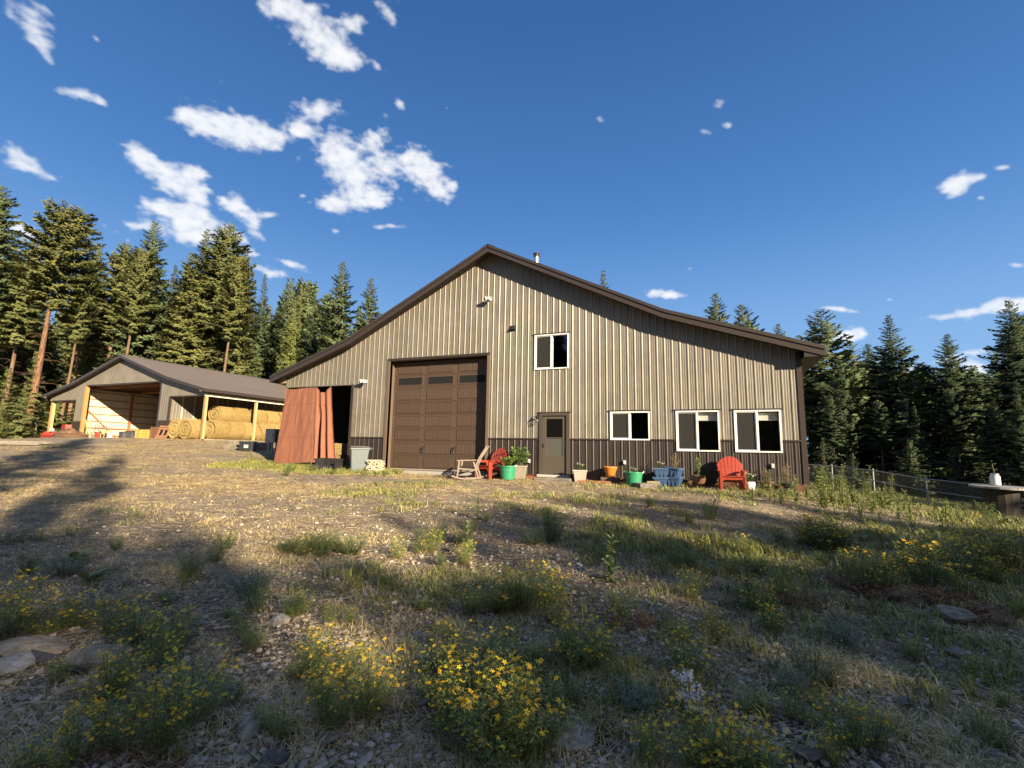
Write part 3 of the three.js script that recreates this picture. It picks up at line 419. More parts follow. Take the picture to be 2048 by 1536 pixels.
function coniferGeo(o) {
  const r = rng(o.seed), h = o.h, s = new Soup(), wood = [], R = (a, b) => a + (b - a) * r(), phase = R(0, 6), lean = o.lean ?? 0;
  const axisAt = (y) => V(Math.sin(y * .35 + phase) * .05 * h / 20 + lean * y, y, Math.cos(y * .27 + phase) * .05 * h / 20);
  // trunk
  const tr = new THREE.CylinderGeometry(.012, o.trunk, h * .985, 9, 14).translate(0, h * .985 / 2, 0), tp = tr.attributes.position;
  for (let i = 0; i < tp.count; i++) { const a = axisAt(tp.getY(i)), f = 1 + .35 * Math.exp(-tp.getY(i) * 1.6); tp.setX(i, tp.getX(i) * f + a.x); tp.setZ(i, tp.getZ(i) * f + a.z); } tr.computeVertexNormals(); { const uv = tr.attributes.uv; for (let i = 0; i < uv.count; i++) uv.setXY(i, uv.getX(i) * 2, uv.getY(i) * h / 2.5); }
  wood.push(tr);
  let az = R(0, 6);
  for (let i = 0; i < o.n; i++) {
    const q = (i + R(-.4, .4)) / o.n, rel = clamp(Math.pow(clamp(q, 0, 1), o.pack ?? 1.0), 0, .995), y = h * (o.base + (1 - o.base) * rel); az += 2.399 + R(-.5, .5);
    const gap = o.ragged ? sstep(noise(y * .55, o.seed, Math.floor(az) * .7), -.55, .1) : 1;
    let L = o.rad * o.prof(rel) * R(.68, 1.12) * (.45 + .55 * gap); if (L < .1) L = .1;
    const rise = mix(o.low ?? -.28, .75, Math.pow(rel, 1.6)) + R(-.1, .1), out = V(Math.cos(az), 0, Math.sin(az)), side = V(-Math.sin(az), 0, Math.cos(az)), p0 = axisAt(y);
    const at = (t) => p0.clone().addScaledVector(out, L * t).add(V(0, L * (rise * t + (o.curl ?? .22) * t * t - .12 * t), 0));
    if (L > 1.2 && i % 2 === 0) wood.push(rod(at(0).toArray(), at(.75).toArray(), .035 * L / 3 + .012, .008, 3));
    const m = Math.round((4 + L * o.dens) * (o.ragged ? .6 + .4 * gap : 1)), tone = R(.82, 1.15);
    for (let k = 0; k < m; k++) {
      const t = Math.pow((k + R(0, 1)) / m, .7) * .98 + .02; if (t < (o.inner ?? .12) && L > 1) continue;
      const c = at(t), sd = (k % 2 ? 1 : -1), tl = (R(.3, .55) * (1.2 - .5 * t) + .14) * (o.twig ?? 1) * clamp(L, .5, 1.3), w = tl * R(.2, .32) * (o.slim ?? 1);
      const nr = out.clone().multiplyScalar(.8).add(V(R(-.25, .25), R(.25, .65), R(-.25, .25))).normalize();
      const d = out.clone().multiplyScalar(R(.05, .65)).addScaledVector(side, sd * R(.2, 1)).add(V(0, R(-.65, .22) + .3 * rel, 0)).normalize();
      const lat = V().crossVectors(d, nr).normalize(), tip = c.clone().addScaledVector(d, tl), b = c.clone().addScaledVector(d, tl * .42);
      const f = tone * R(.82, 1.18), col = [f * R(.92, 1.1), f, f * R(.85, 1.1)];
      s.quad(c, b.clone().addScaledVector(lat, w), tip, b.clone().addScaledVector(lat, -w), col, nr);
      if (k % 3 === 0) { const d2 = V(R(-.6, .6), R(-.75, .35), R(-.6, .6)).normalize(), l2 = V().crossVectors(d2, nr).normalize(); s.tri(c, c.clone().addScaledVector(d2, tl * .7).addScaledVector(l2, w * .8), c.clone().addScaledVector(d2, tl * .6).addScaledVector(l2, -w * .8), col, nr); }
    }
  }
  // dead snags under the crown
  for (let i = 0; i < (o.snags ?? 0); i++) { const y = h * R(.08, o.base), a = R(0, 6.28), L = R(.5, 1.7), p = axisAt(y), e = [p.x + Math.cos(a) * L, y + R(-.5, .15), p.z + Math.sin(a) * L], m = [p.x + Math.cos(a) * L * .55, y + .1, p.z + Math.sin(a) * L * .55]; wood.push(rod(p.toArray(), m, .03, .02, 3), rod(m, e, .02, .006, 3)); }
  const g = s.geo();
  return { crown: g, trunk: fuse(wood), h };
}
const cone = (e, b = .1) => (t) => Math.pow(1 - t, e) * (t < b ? .72 + .28 * t / b : 1) + .012, round = (t) => Math.sqrt(Math.max(0, 1 - Math.pow(t * 1.5 - .5, 2))) * (t < .3 ? .5 + t * 1.66 : 1) + .02;
const hi = (o) => coniferGeo({ ...o, dens: o.dens * 3.5, twig: (o.twig ?? 1) * .6, slim: .74 }), lo = (o) => coniferGeo({ ...o, n: Math.round(o.n * .7), dens: o.dens * .8, twig: 1.15, snags: Math.round((o.snags ?? 0) * .3) });
const SPEC = {
  fir: [({ seed: 11, h: 20, base: .1, rad: 3.3, n: 300, trunk: .27, prof: cone(.82), dens: 8.5, snags: 8, ragged: 1 }), ({ seed: 12, h: 20, base: .15, rad: 2.9, n: 280, trunk: .25, prof: cone(.9), dens: 9, snags: 10, ragged: 1 }), ({ seed: 13, h: 20, base: .22, rad: 3.2, n: 270, trunk: .28, prof: cone(.72), dens: 8.5, snags: 14, ragged: 1, low: -.4 })],
  tall: [({ seed: 21, h: 24, base: .5, rad: 3.3, n: 230, trunk: .27, prof: (t) => cone(.55, .25)(t), dens: 9, snags: 26, ragged: 1, low: -.25 }), ({ seed: 22, h: 24, base: .56, rad: 2.9, n: 200, trunk: .25, prof: (t) => .85 * round(t), dens: 9.5, snags: 22, ragged: 1, curl: .35 }), ({ seed: 23, h: 24, base: .46, rad: 2.8, n: 240, trunk: .24, prof: cone(.65, .2), dens: 9, snags: 24, ragged: 1 })],
  pine: [({ seed: 31, h: 18, base: .28, rad: 2.1, n: 130, trunk: .19, prof: (t) => cone(.5, .3)(t), dens: 11, snags: 12, ragged: 1, curl: .5, low: -.1, twig: 1.1 }), ({ seed: 32, h: 18, base: .35, rad: 1.9, n: 120, trunk: .17, prof: (t) => .9 * cone(.5, .3)(t), dens: 10, snags: 14, ragged: 1, curl: .4 })],
  young: [({ seed: 41, h: 5, base: .03, rad: 1.5, n: 110, trunk: .07, prof: cone(.85, .05), dens: 11, twig: .75 }), ({ seed: 42, h: 5, base: .02, rad: 1.2, n: 100, trunk: .06, prof: cone(.95, .05), dens: 12, twig: .7 })],
};
const airy = (o) => coniferGeo({ ...o, n: Math.round(o.n * .54), dens: o.dens * .52, twig: 1.05, snags: 6 });
const KIND = {}; for (const k of Object.keys(SPEC)) { if (k === 'fir' || k === 'tall') KIND[k + '_airy'] = SPEC[k].map(airy); KIND[k] = SPEC[k].map(hi); KIND[k + '_lo'] = k === 'young' ? KIND[k] : SPEC[k].map(lo); }
function tree(kind, v, x, z, H, opt = {}) {
  const g = KIND[kind + (opt.airy ? '_airy' : opt.far ? '_lo' : '')][v % KIND[kind].length];
  const o = new THREE.Group(); o.name = numbered({ fir: 'fir_tree', tall: 'tall_fir_tree', pine: 'pine_tree', young: 'young_fir_tree' }[kind]);
  const m1 = new THREE.Mesh(g.trunk, barkMats[opt.bark ?? 0]); m1.name = 'trunk'; const m2 = new THREE.Mesh(g.crown, needleMats[opt.mat ?? 0]); m2.name = 'crown'; o.add(m1, m2);
  const s = H / g.h; o.scale.set(s * (opt.w ?? 1), s, s * (opt.w ?? 1)); o.position.set(x, height(x, z) - .12, z); o.rotation.set(opt.tiltX ?? 0, opt.turn ?? (x * 12.9 + z * 7.1), opt.tilt ?? 0, 'ZXY');
  const tone = ['olive-green', 'blue-green', 'golden-olive', 'dark green', 'light green'][opt.mat ?? 0]; tag(o, tone + ' ' + opt.label.replace(/^(dense green|dark full|dark|small|slim|tall dark) /, (q) => ({ 'dense green ': 'dense ', 'dark full ': 'full ', 'dark ': '', 'tall dark ': 'tall ' })[q] ?? q), 'tree', opt.group); scene.add(o); return o;
}
const GB = 'conifers standing behind the hay barn', GR = 'conifers beyond the wire fence', GM = 'conifers rising behind the metal building', GS = 'conifers of the grove that shades the yard';
// placed by the picture of their tops: pixel of the top, distance along the view, kind, variant
function byTop(px, py, Z, kind, v, opt) { const p = atDepth(px, py, Z), H = p.y - height(p.x, p.z) + .1; return tree(kind, v, p.x, p.z, H, opt); }
const LB = { fir: 'dense green fir behind the hay barn', tall: 'tall fir with a long bare trunk behind the hay barn', pine: 'slim sparse pine behind the hay barn', young: 'small young fir beside the hay barn' };
for (const [px, py, Z, kind, v, o] of [
  [4, 372, 52, 'tall', 0, { mat: 1, w: .95 }], [120, 424, 47, 'tall', 1, { mat: 2, w: 1.45, bark: 1, tilt: -.07 }], [60, 482, 54, 'tall', 2, { mat: 0, w: 1.15, tilt: -.06 }], [28, 500, 56, 'tall', 0, { mat: 2, w: 1.05, bark: 1 }], [186, 488, 58, 'tall', 2, { mat: 0, tilt: -.05 }], [243, 490, 60, 'tall', 0, { mat: 2, w: 1.1, tilt: -.05 }], [312, 443, 58, 'fir', 2, { mat: 1, w: 1.05 }], [278, 505, 54, 'tall', 1, { mat: 0, tilt: -.04 }], [352, 530, 62, 'fir', 1, { mat: 3 }],
  [415, 458, 56, 'fir', 0, { mat: 2, w: 1.15 }], [447, 452, 57, 'tall', 0, { mat: 0, w: 1.3, tilt: -.04 }], [385, 505, 55, 'fir', 2, { mat: 2, w: 1.05 }], [492, 508, 56, 'fir', 0, { mat: 0, w: .95 }], [468, 520, 52, 'tall', 1, { mat: 2, tilt: -.05 }], [530, 548, 64, 'fir', 1, { mat: 3, w: .8 }], [583, 556, 62, 'pine', 0, { mat: 1 }], [605, 553, 64, 'fir', 1, { mat: 0, w: .75 }], [630, 575, 60, 'fir', 1, { mat: 3, w: .75 }], [592, 600, 52, 'fir', 0, { mat: 4, w: .8 }], [686, 523, 54, 'fir', 2, { mat: 1, w: 1.0 }], [742, 556, 56, 'fir', 2, { mat: 1, w: .95 }], [655, 610, 58, 'fir', 1, { mat: 3 }], [720, 640, 64, 'fir', 0, { mat: 0 }], [560, 610, 66, 'tall', 2, { mat: 3 }], [780, 640, 66, 'fir', 1, { mat: 1 }],
  [165, 540, 49, 'tall', 1, { mat: 0, w: .9, tilt: -.06, bark: 0 }], [212, 545, 66, 'fir', 0, { mat: 0 }], [90, 540, 66, 'fir', 1, { mat: 0 }], [330, 560, 68, 'fir', 2, { mat: 3 }], [510, 600, 68, 'fir', 0, { mat: 3 }], [420, 560, 70, 'fir', 1, { mat: 0 }], [255, 585, 70, 'fir', 2, { mat: 3 }], [20, 560, 62, 'fir', 1, { mat: 0 }],
]) byTop(px, py, Z, kind, v, { ...o, w: (o.w ?? 1) * (kind === 'fir' ? 1.1 : 1.0), label: LB[kind], group: GB });
{ const r = rng(5); // the wood goes on behind and to the left of those
  for (let k = 0; k < 60; k++) { const px = -260 + 1000 * (k / 60) + 30 * r(), Z = 68 + 28 * r(), py = 560 + 130 * r(); byTop(px, py, Z, r() < .6 ? 'fir' : 'tall', Math.floor(r() * 3), { mat: Math.floor(r() * 4), bark: Math.floor(r() * 3), w: .9 + .3 * r(), far: 1, label: 'fir in the deep wood well behind the hay barn', group: 'conifers in the deep wood' }); }
  for (const [px, py, Z, o] of [[18, 735, 41, 2], [52, 770, 39, 0], [-20, 760, 38, 1], [75, 700, 45, 0], [120, 770, 47, 4], [5, 800, 36, 4], [45, 815, 43, 4], [130, 800, 50, 0], [95, 790, 52, 2], [-60, 740, 40, 0], [160, 790, 52, 4]]) byTop(px, py, Z, 'young', Math.floor(r() * 2), { mat: o, w: 1 + .25 * r(), label: LB.young, group: 'young firs at the edge of the barn yard' });
}
for (const [px, py, Z, kind, v, o] of [[1205, 541, 60, 'fir', 1, { mat: 1, w: 1.2 }], [1430, 586, 50, 'fir', 2, { mat: 1, w: 1.35 }], [1484, 610, 54, 'pine', 0, { mat: 1, w: 1.6 }], [1497, 626, 50, 'fir', 1, { mat: 1, w: 1.1 }], [1555, 647, 48, 'fir', 2, { mat: 1, w: 1.2 }], [1375, 655, 60, 'fir', 0, { mat: 1, w: .7 }]]) byTop(px, py, Z, kind, v, { ...o, label: { fir: 'dark fir showing its tip over the building roof', pine: 'sparse pine showing its tip over the building roof' }[kind], group: GM });
const LR = { fir: 'dark full fir beyond the wire fence', tall: 'tall dark fir with bare lower trunk beyond the wire fence', pine: 'slim pine beyond the wire fence', young: 'small fir under the trees beyond the fence' };
for (const [px, py, Z, kind, v, o] of [
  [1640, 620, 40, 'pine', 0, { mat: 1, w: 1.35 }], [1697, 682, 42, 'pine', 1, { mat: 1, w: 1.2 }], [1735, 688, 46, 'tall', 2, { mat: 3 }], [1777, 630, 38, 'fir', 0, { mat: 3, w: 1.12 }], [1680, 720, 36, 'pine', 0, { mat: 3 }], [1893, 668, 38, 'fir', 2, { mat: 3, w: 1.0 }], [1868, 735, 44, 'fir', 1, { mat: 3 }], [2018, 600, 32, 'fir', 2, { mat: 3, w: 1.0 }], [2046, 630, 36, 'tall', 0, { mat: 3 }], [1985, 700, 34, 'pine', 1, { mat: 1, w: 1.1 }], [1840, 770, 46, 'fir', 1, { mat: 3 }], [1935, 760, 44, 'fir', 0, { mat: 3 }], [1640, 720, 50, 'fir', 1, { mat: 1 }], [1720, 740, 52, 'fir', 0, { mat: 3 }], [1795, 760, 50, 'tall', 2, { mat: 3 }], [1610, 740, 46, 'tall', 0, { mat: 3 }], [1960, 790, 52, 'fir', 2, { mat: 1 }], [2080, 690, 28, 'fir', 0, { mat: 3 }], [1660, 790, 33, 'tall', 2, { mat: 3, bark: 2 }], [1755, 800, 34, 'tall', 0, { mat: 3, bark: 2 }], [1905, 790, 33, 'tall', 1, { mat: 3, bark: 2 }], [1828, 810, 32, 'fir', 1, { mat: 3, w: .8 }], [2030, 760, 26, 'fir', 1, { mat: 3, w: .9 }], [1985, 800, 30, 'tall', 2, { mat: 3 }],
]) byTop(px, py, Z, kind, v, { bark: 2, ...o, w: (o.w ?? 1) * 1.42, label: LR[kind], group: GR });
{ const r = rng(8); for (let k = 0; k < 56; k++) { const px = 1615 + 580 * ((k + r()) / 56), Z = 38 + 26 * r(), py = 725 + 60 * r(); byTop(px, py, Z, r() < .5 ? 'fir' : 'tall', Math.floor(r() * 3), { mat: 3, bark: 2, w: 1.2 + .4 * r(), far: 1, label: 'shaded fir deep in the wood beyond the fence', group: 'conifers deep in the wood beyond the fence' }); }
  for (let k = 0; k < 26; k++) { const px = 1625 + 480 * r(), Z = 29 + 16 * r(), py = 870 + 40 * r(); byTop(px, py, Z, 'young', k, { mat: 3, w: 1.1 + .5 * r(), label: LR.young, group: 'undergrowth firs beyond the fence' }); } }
// the grove behind the photographer, on the sun's side: its shadows lie across the yard
{ const r = rng(21), S = V(.855, 0, .518), C = V(-.518, 0, .855); const put = (c, tip, H, kind, w = 1) => { let t0 = tip + 2.92 * H; let x, z; for (let k = 0; k < 3; k++) { x = S.x * t0 + C.x * c; z = S.z * t0 + C.z * c; t0 = tip + 2.92 * (H + height(x, z) + .4); } tree(kind, Math.floor(r() * 3), x, z, H, { mat: Math.floor(r() * 4), w, far: 1, airy: c > -9, label: kind === 'fir' ? 'full fir of the shading grove across the yard' : 'bare-trunked fir of the shading grove across the yard', group: GS }); };
  for (let c = -7.0; c < 3.6; c += 1.55) put(c + .9 * r(), 12.2 + 3.4 * r(), 15 + 5 * r(), r() < .7 ? 'fir' : 'tall', 1.0);
  for (let c = -7.4; c < 3.6; c += 2.2) put(c + r(), 15 + 2.5 * r(), 15 + 5 * r(), 'fir', 1.05);
  for (let c = -7; c < 3.5; c += 2.8) put(c + r(), 18 + 2.5 * r(), 17 + 5 * r(), 'tall', 1.2);
  for (const [c, tip, H, w] of [[4.2, 14, 17, .9], [5.6, -8, 23, .55], [8.0, -26, 25, .55], [12.4, -26, 24, .5], [16, -36, 26, .6], [20, -20, 23, .6]]) put(c, tip, H, 'tall', w);
  for (let c = -13.2; c > -46; c -= 2.3) { put(c - r(), 12 - 8 * r() + (c < -20 ? 10 : 0), 15 + 5 * r(), r() < .6 ? 'fir' : 'tall', 1.2); }
  for (let c = -16; c > -46; c -= 3.4) put(c - r(), 2 + 6 * r(), 17 + 4 * r(), 'fir', 1.15);
  for (let k = 0; k < 72; k++) { const row = k % 2, x = -44 + 78 * (k / 72) + 1.2 * r(), z = 47 + 6 * row + 3 * r(); tree('fir', k, x, z, 17 + 6 * r(), { mat: 3, w: 1.35, far: 1, label: 'fir of the dark wood that the windows mirror', group: 'conifers mirrored in the windows' }); }
}
// ------------------------------------------------------------------ plants in general: leaves on stems
function leafyGeo(o) { // o: stems, h, spread, leaf, leaves, tones [lo, hi] colours
  const r = rng(o.seed), R = (a, b) => a + (b - a) * r(), s = new Soup(), f = new Soup();
  for (let i = 0; i < o.stems; i++) {
    const a = R(0, 6.283), sp = Math.sqrt(r()) * o.spread, h = o.h * R(o.short ?? .62, 1.05), b0 = V(Math.cos(a) * sp * (o.foot ?? .55) * R(.2, 1), 0, Math.sin(a) * sp * (o.foot ?? .55) * R(.2, 1)), top = V(Math.cos(a) * sp, h, Math.sin(a) * sp), mid = b0.clone().lerp(top, .5).add(V(0, h * .08, 0));
    const at = (t) => b0.clone().multiplyScalar((1 - t) * (1 - t)).addScaledVector(mid, 2 * t * (1 - t)).addScaledVector(top, t * t), w = o.sw ?? .004;
    for (let k = 0; k < 3; k++) { const p = at(k / 3), q = at((k + 1) / 3), c = k === 0 && o.redStem ? [.16, .05, .03] : o.stemCol ?? [.09, .11, .04]; s.quad(p.clone().add(V(-w, 0, 0)), p.clone().add(V(w, 0, 0)), q.clone().add(V(w, 0, 0)), q.clone().add(V(-w, 0, 0)), c); s.quad(p.clone().add(V(0, 0, -w)), p.clone().add(V(0, 0, w)), q.clone().add(V(0, 0, w)), q.clone().add(V(0, 0, -w)), c); }
    for (let k = 0; k < o.leaves; k++) {
      const t = (o.from ?? .2) + (1 - (o.from ?? .2)) * r(), p = at(t), la = R(0, 6.283), up = R(.0, .8), L = o.leaf * R(.6, 1.2) * (o.taper ? 1.15 - .7 * t : 1), d = V(Math.cos(la), up - (o.droop ?? 0), Math.sin(la)).normalize(), off = (o.twig ?? 0) * (t) * R(0, 1), sd = V(-Math.sin(la), R(-.3, .3), Math.cos(la)).normalize(), q = p.clone().addScaledVector(d, off), lw = L * (o.lw ?? .3), m = r(), c = o.tones[0].map((v, j) => mix(v, o.tones[1][j], m));
      const e = q.clone().addScaledVector(d, L), hf = q.clone().addScaledVector(d, L * .45).add(V(0, L * .08, 0)); s.quad(q, hf.clone().addScaledVector(sd, lw), e, hf.clone().addScaledVector(sd, -lw), c);
    }
    if (o.flowers) for (let k = 0; k < o.flowers; k++) { if (r() > .8) continue; const p = at(R(.86, 1)).add(V(R(-1, 1), R(-.1, .6), R(-1, 1)).multiplyScalar(o.clus ?? .05)), n = V(R(-.7, .7), 1, R(-.7, .7)).normalize(), e1 = V().crossVectors(n, V(0, .1, 1)).normalize(), e2 = V().crossVectors(n, e1), ps = o.petal * R(.7, 1.1), c = o.fcol.map((v) => v * R(.8, 1.1)); for (let q = 0; q < 5; q++) { const x = q * 1.2566 + k, dd = e1.clone().multiplyScalar(Math.cos(x)).addScaledVector(e2, Math.sin(x)), ll = e1.clone().multiplyScalar(-Math.sin(x)).addScaledVector(e2, Math.cos(x)); f.quad(p, p.clone().addScaledVector(dd, ps * .55).addScaledVector(ll, ps * .24).addScaledVector(n, ps * .15), p.clone().addScaledVector(dd, ps), p.clone().addScaledVector(dd, ps * .55).addScaledVector(ll, -ps * .24).addScaledVector(n, ps * .15), c); } }
  }
  return { foliage: s.geo(), flowers: f.p.length ? f.geo() : null };
}
const leafMat = new THREE.MeshPhysicalMaterial({ color: 0xffffff, roughness: .7, vertexColors: true, side: THREE.DoubleSide }), petalMat = new THREE.MeshPhysicalMaterial({ color: 0xffffff, roughness: .6, vertexColors: true, side: THREE.DoubleSide });
const greenTones = [[.07, .12, .025], [.16, .24, .05]];
const tomatoGeo = leafyGeo({ seed: 3, stems: 16, h: .34, spread: .24, leaf: .085, lw: .36, leaves: 22, twig: .07, from: .3, tones: [[.09, .16, .03], [.2, .3, .06]] }), bushGeo = leafyGeo({ seed: 4, stems: 22, h: .62, spread: .34, leaf: .13, lw: .24, leaves: 22, twig: .05, from: .25, tones: [[.08, .15, .03], [.19, .29, .07]] }), vineGeo = leafyGeo({ seed: 5, stems: 5, h: .75, spread: .09, leaf: .07, lw: .42, leaves: 34, twig: .05, from: .05, tones: [[.12, .19, .04], [.24, .33, .08]] }), dryGeo = leafyGeo({ seed: 6, stems: 16, h: .42, spread: .17, leaf: .05, lw: .1, leaves: 12, twig: .05, tones: [[.16, .13, .06], [.28, .24, .12]], stemCol: [.2, .17, .1] }), spikyGeo = leafyGeo({ seed: 7, stems: 9, h: .55, spread: .12, leaf: .1, lw: .06, leaves: 12, from: .1, tones: [[.17, .14, .07], [.27, .22, .12]], stemCol: [.2, .16, .09] }), budGeo = leafyGeo({ seed: 8, stems: 8, h: .2, spread: .13, leaf: .05, lw: .35, leaves: 12, twig: .02, from: .2, tones: greenTones, flowers: 2, petal: .022, clus: .03, fcol: [.75, .72, .66] });
const soilMat = std(L3(.05, .038, .028), .95, { bumpMap: grainBump, bumpScale: .02 });
const potted = (t, g, y, s = 1) => { const p = M('plant', g.foliage, leafMat, t); p.position.y = y; p.scale.setScalar(s); if (g.flowers) { M('flowers', g.flowers, petalMat, p).userData.kind = 'stuff'; } return p; };
const footOn = (px, py, z) => { const p = atZ(px, py, z); return [p.x, height(p.x, z), z]; };

// ------------------------------------------------------------------ curtain hung in the lean-to opening
{
  const t = thing('cloth_curtain', 'rust-coloured cloth curtain hung across the open bay', 'curtain'); const NX = 90, NY = 70, pos = [], uv = [], idx = [];
  const A = atZ(573, 778, .1), B = atZ(664, 774, .1), C = atZ(552, 929, .1), D = atZ(669, 922, .1);
  for (let j = 0; j <= NY; j++) for (let i = 0; i <= NX; i++) {
    const s = i / NX, v = j / NY, y = mix(mix(A.y, B.y, s), mix(C.y + .02, D.y, s), v), sag = v < .2 ? 0 : 0;
    let x = mix(mix(A.x, B.x, s), mix(C.x, D.x + .08, s), v);
    const pin = sstep(s, .66, .78) * (1 - sstep(s, .86, .97)), drop = (.20 * pin + .03 * Math.sin(s * 9) * (1 - s)) * (1 - v) ** 3;
    const fold = .02 * Math.sin(s * 13 + 2 * v) * (.15 + .85 * v * v) + .05 * noise(s * 4, v * 1.5, 4) * v + .018 * noise(s * 12 + 1.5 * v, v * 3.2, 1) + .008 * noise(s * 30 + 4 * v, v * 7, 2);
    const deep = sstep(s, .63, .72); const pleat = deep * .11 * Math.sin((s - .63) * 52 - v * 1.2) * (.35 + .65 * v);
    const split = -.32 * Math.exp(-Math.pow((s - (.80 - .10 * v)) / .022, 2)) * sstep(v, .22, .6);
    x += deep * .03 * Math.sin((s - .63) * 52) * v;
    pos.push(x, y - drop, .1 + .1 * v + fold + pleat * .7 + split); uv.push(s * 2.2, v * 3);
  }
  for (let j = 0; j < NY; j++) for (let i = 0; i < NX; i++) { const k = j * (NX + 1) + i; idx.push(k, k + NX + 1, k + 1, k + 1, k + NX + 1, k + NX + 2); }
  const g = new THREE.BufferGeometry(); g.setAttribute('position', new THREE.Float32BufferAttribute(pos, 3)); g.setAttribute('uv', new THREE.Float32BufferAttribute(uv, 2)); g.setIndex(idx); g.computeVertexNormals();
  const cm = new THREE.MeshPhysicalMaterial({ color: L3(.27, .105, .06), roughness: .9, map: clothTex, bumpMap: clothTex, bumpScale: .004, side: THREE.DoubleSide, sheen: .3 });
  M('cloth', g, cm, t);
  const seam = (f, n) => { const q = []; for (let i = 0; i < NX; i += 3) { const k = Math.round(f * NY) * (NX + 1) + i; q.push(V(pos[k * 3], pos[k * 3 + 1], pos[k * 3 + 2] + .004).toArray()); } return tube(q, .006, 60, 4); };
  M('seam', [seam(.22)], cm, t); M('seam', [seam(.66)], cm, t);
  const s = new Soup(), c = C; s.tri(V(c.x - .32, c.y - .06, .12), V(c.x - .04, c.y + .0, .16), V(c.x - .14, c.y + .26, .05)); M('torn_corner', s.geo(), std(L3(.27, .105, .06), .9, { side: THREE.DoubleSide }), t);
  for (const [x, y] of [[A.x + .05, A.y], [mix(A.x, B.x, .66), A.y], [B.x - .1, B.y]]) M('nail', rod([x, y + .02, .02], [x, y + .02, .14], .008, .008, 5), galvMat, t);
}
// ------------------------------------------------------------------ hay
const hayMats = [0, 1, 2].map((k) => std(L3(.56 + .05 * k, .41 + .035 * k, .155 + .02 * k), .95, { map: strawTex, bumpMap: strawTex, bumpScale: .05 }));
function roundBale(seed, R, Lh) {
  const r = rng(seed), NA = 48, NL = 16, NR = 12, pos = [], uv = [], idx = []; const rad = (a, t) => R * (1 + .018 * noise(Math.cos(a) * 2 + seed, Math.sin(a) * 2, t * 4) + .018 * Math.sin(t * 26 + .4 * Math.sin(a * 2 + seed)) + .022 * noise(Math.cos(a) * 9, Math.sin(a) * 9, t * 14 + seed)) * (Math.sin(a) < -.8 ? .985 : 1);
  for (let j = 0; j <= NL; j++) for (let i = 0; i <= NA; i++) { const a = i / NA * 6.28319, t = j / NL, q = rad(a % 6.28319, t) * (1 - .05 * Math.pow(Math.abs(2 * t - 1), 6)); pos.push(Math.cos(a) * q, Math.sin(a) * q, (t - .5) * Lh); uv.push(i / NA * 3, t * 1.2); }
  for (let j = 0; j < NL; j++) for (let i = 0; i < NA; i++) { const k = j * (NA + 1) + i; idx.push(k, k + 1, k + NA + 1, k + 1, k + NA + 2, k + NA + 1); }
  const side = new THREE.BufferGeometry(); side.setAttribute('position', new THREE.Float32BufferAttribute(pos, 3)); side.setAttribute('uv', new THREE.Float32BufferAttribute(uv, 2)); side.setIndex(idx); side.computeVertexNormals();
  const ends = [1, -1].map((e) => { const p = [], u = [], x = []; for (let j = 0; j <= NR * 2; j++) for (let i = 0; i <= NA; i++) { const a = i / NA * 6.28319, f = j / (NR * 2), q = f * rad(a % 6.28319, e > 0 ? 1 : 0) * .955; p.push(Math.cos(a) * q, Math.sin(a) * q, e * (Lh / 2 + .035 * Math.cos(f * 7 + a / 6.28 * 6.28 * 0 + (f * 9 + a) * 1.0) + .03 * noise(q * 7, a * 3, seed) + (1 - f) * .03)); u.push(f * 1.6, i / NA * 4); } for (let j = 0; j < NR * 2; j++) for (let i = 0; i < NA; i++) { const k = j * (NA + 1) + i; e > 0 ? x.push(k, k + NA + 1, k + 1, k + 1, k + NA + 1, k + NA + 2) : x.push(k, k + 1, k + NA + 1, k + 1, k + NA + 2, k + NA + 1); } const g = new THREE.BufferGeometry(); g.setAttribute('position', new THREE.Float32BufferAttribute(p, 3)); g.setAttribute('uv', new THREE.Float32BufferAttribute(u, 2)); g.setIndex(x); g.computeVertexNormals(); return g; });
  const s = new Soup(); for (let k = 0; k < 1100; k++) { const a = r() * 6.283, z = (r() - .5) * Lh, d = V(Math.cos(a), Math.sin(a), 0), p = d.clone().multiplyScalar(R * .99).setZ(z), q = d.clone().multiplyScalar(R * (1.0 + .07 * r() * r())).add(V((r() - .5) * .2, (r() - .5) * .2, z + (r() - .5) * .22)); s.tri(p, p.clone().add(V(.008, .008, .012)), q); }
  const st = s.geo(); st.setAttribute('uv', new THREE.Float32BufferAttribute(new Float32Array(st.attributes.position.count * 2).fill(.3), 2));
  return { body: fuse([side, st]), end: ends };
}
const bales = [1, 2, 3].map((k) => roundBale(k, .7, 1.24)); let baleN = 0;
function bale(x, y, z, label, group, R = .7) { const g = bales[baleN++ % 3], t = thing('round_bale', label, 'hay bale', [x, y, z], 0, group); t.rotation.set(0, (baleN % 5 - 2) * .02, baleN * 1.3); t.scale.setScalar(R / .7); M('bale_side', g.body, hayMats[baleN % 3], t); for (const e of g.end) M('bale_end', e, hayMats[(baleN + 1) % 3], t); }
const fy = FL + .72;
bale(-18.35, fy, ZB - .35, 'loose round hay bale at the barn corner by the brown wainscot', null); bale(-17.05, fy - .02, ZB - .25, 'round hay bale standing out past the first barn post', null);
for (let k = 0; k < 3; k++) bale(-16.75, fy, ZB - 1.75 - k * 1.27, 'round hay bale in the lower row behind the first barn post', 'lower row of round bales');
for (let k = 0; k < 4; k++) bale(-16.75, fy, ZB - 5.85 - k * 1.27, 'round hay bale in the lower row beyond the second barn post', 'lower row of round bales past the gap');
for (let k = 0; k < 4; k++) bale(-18.2, fy, ZB - 1.9 - k * 1.27, 'round hay bale in the inner lower row', 'inner row of round bales');
bale(-17.45, fy + 1.18, ZB - 2.6, 'round hay bale on top of the row with its spiral end showing', null); bale(-17.4, fy + 1.16, ZB - 3.9, 'round hay bale on top before the dark gap', null);
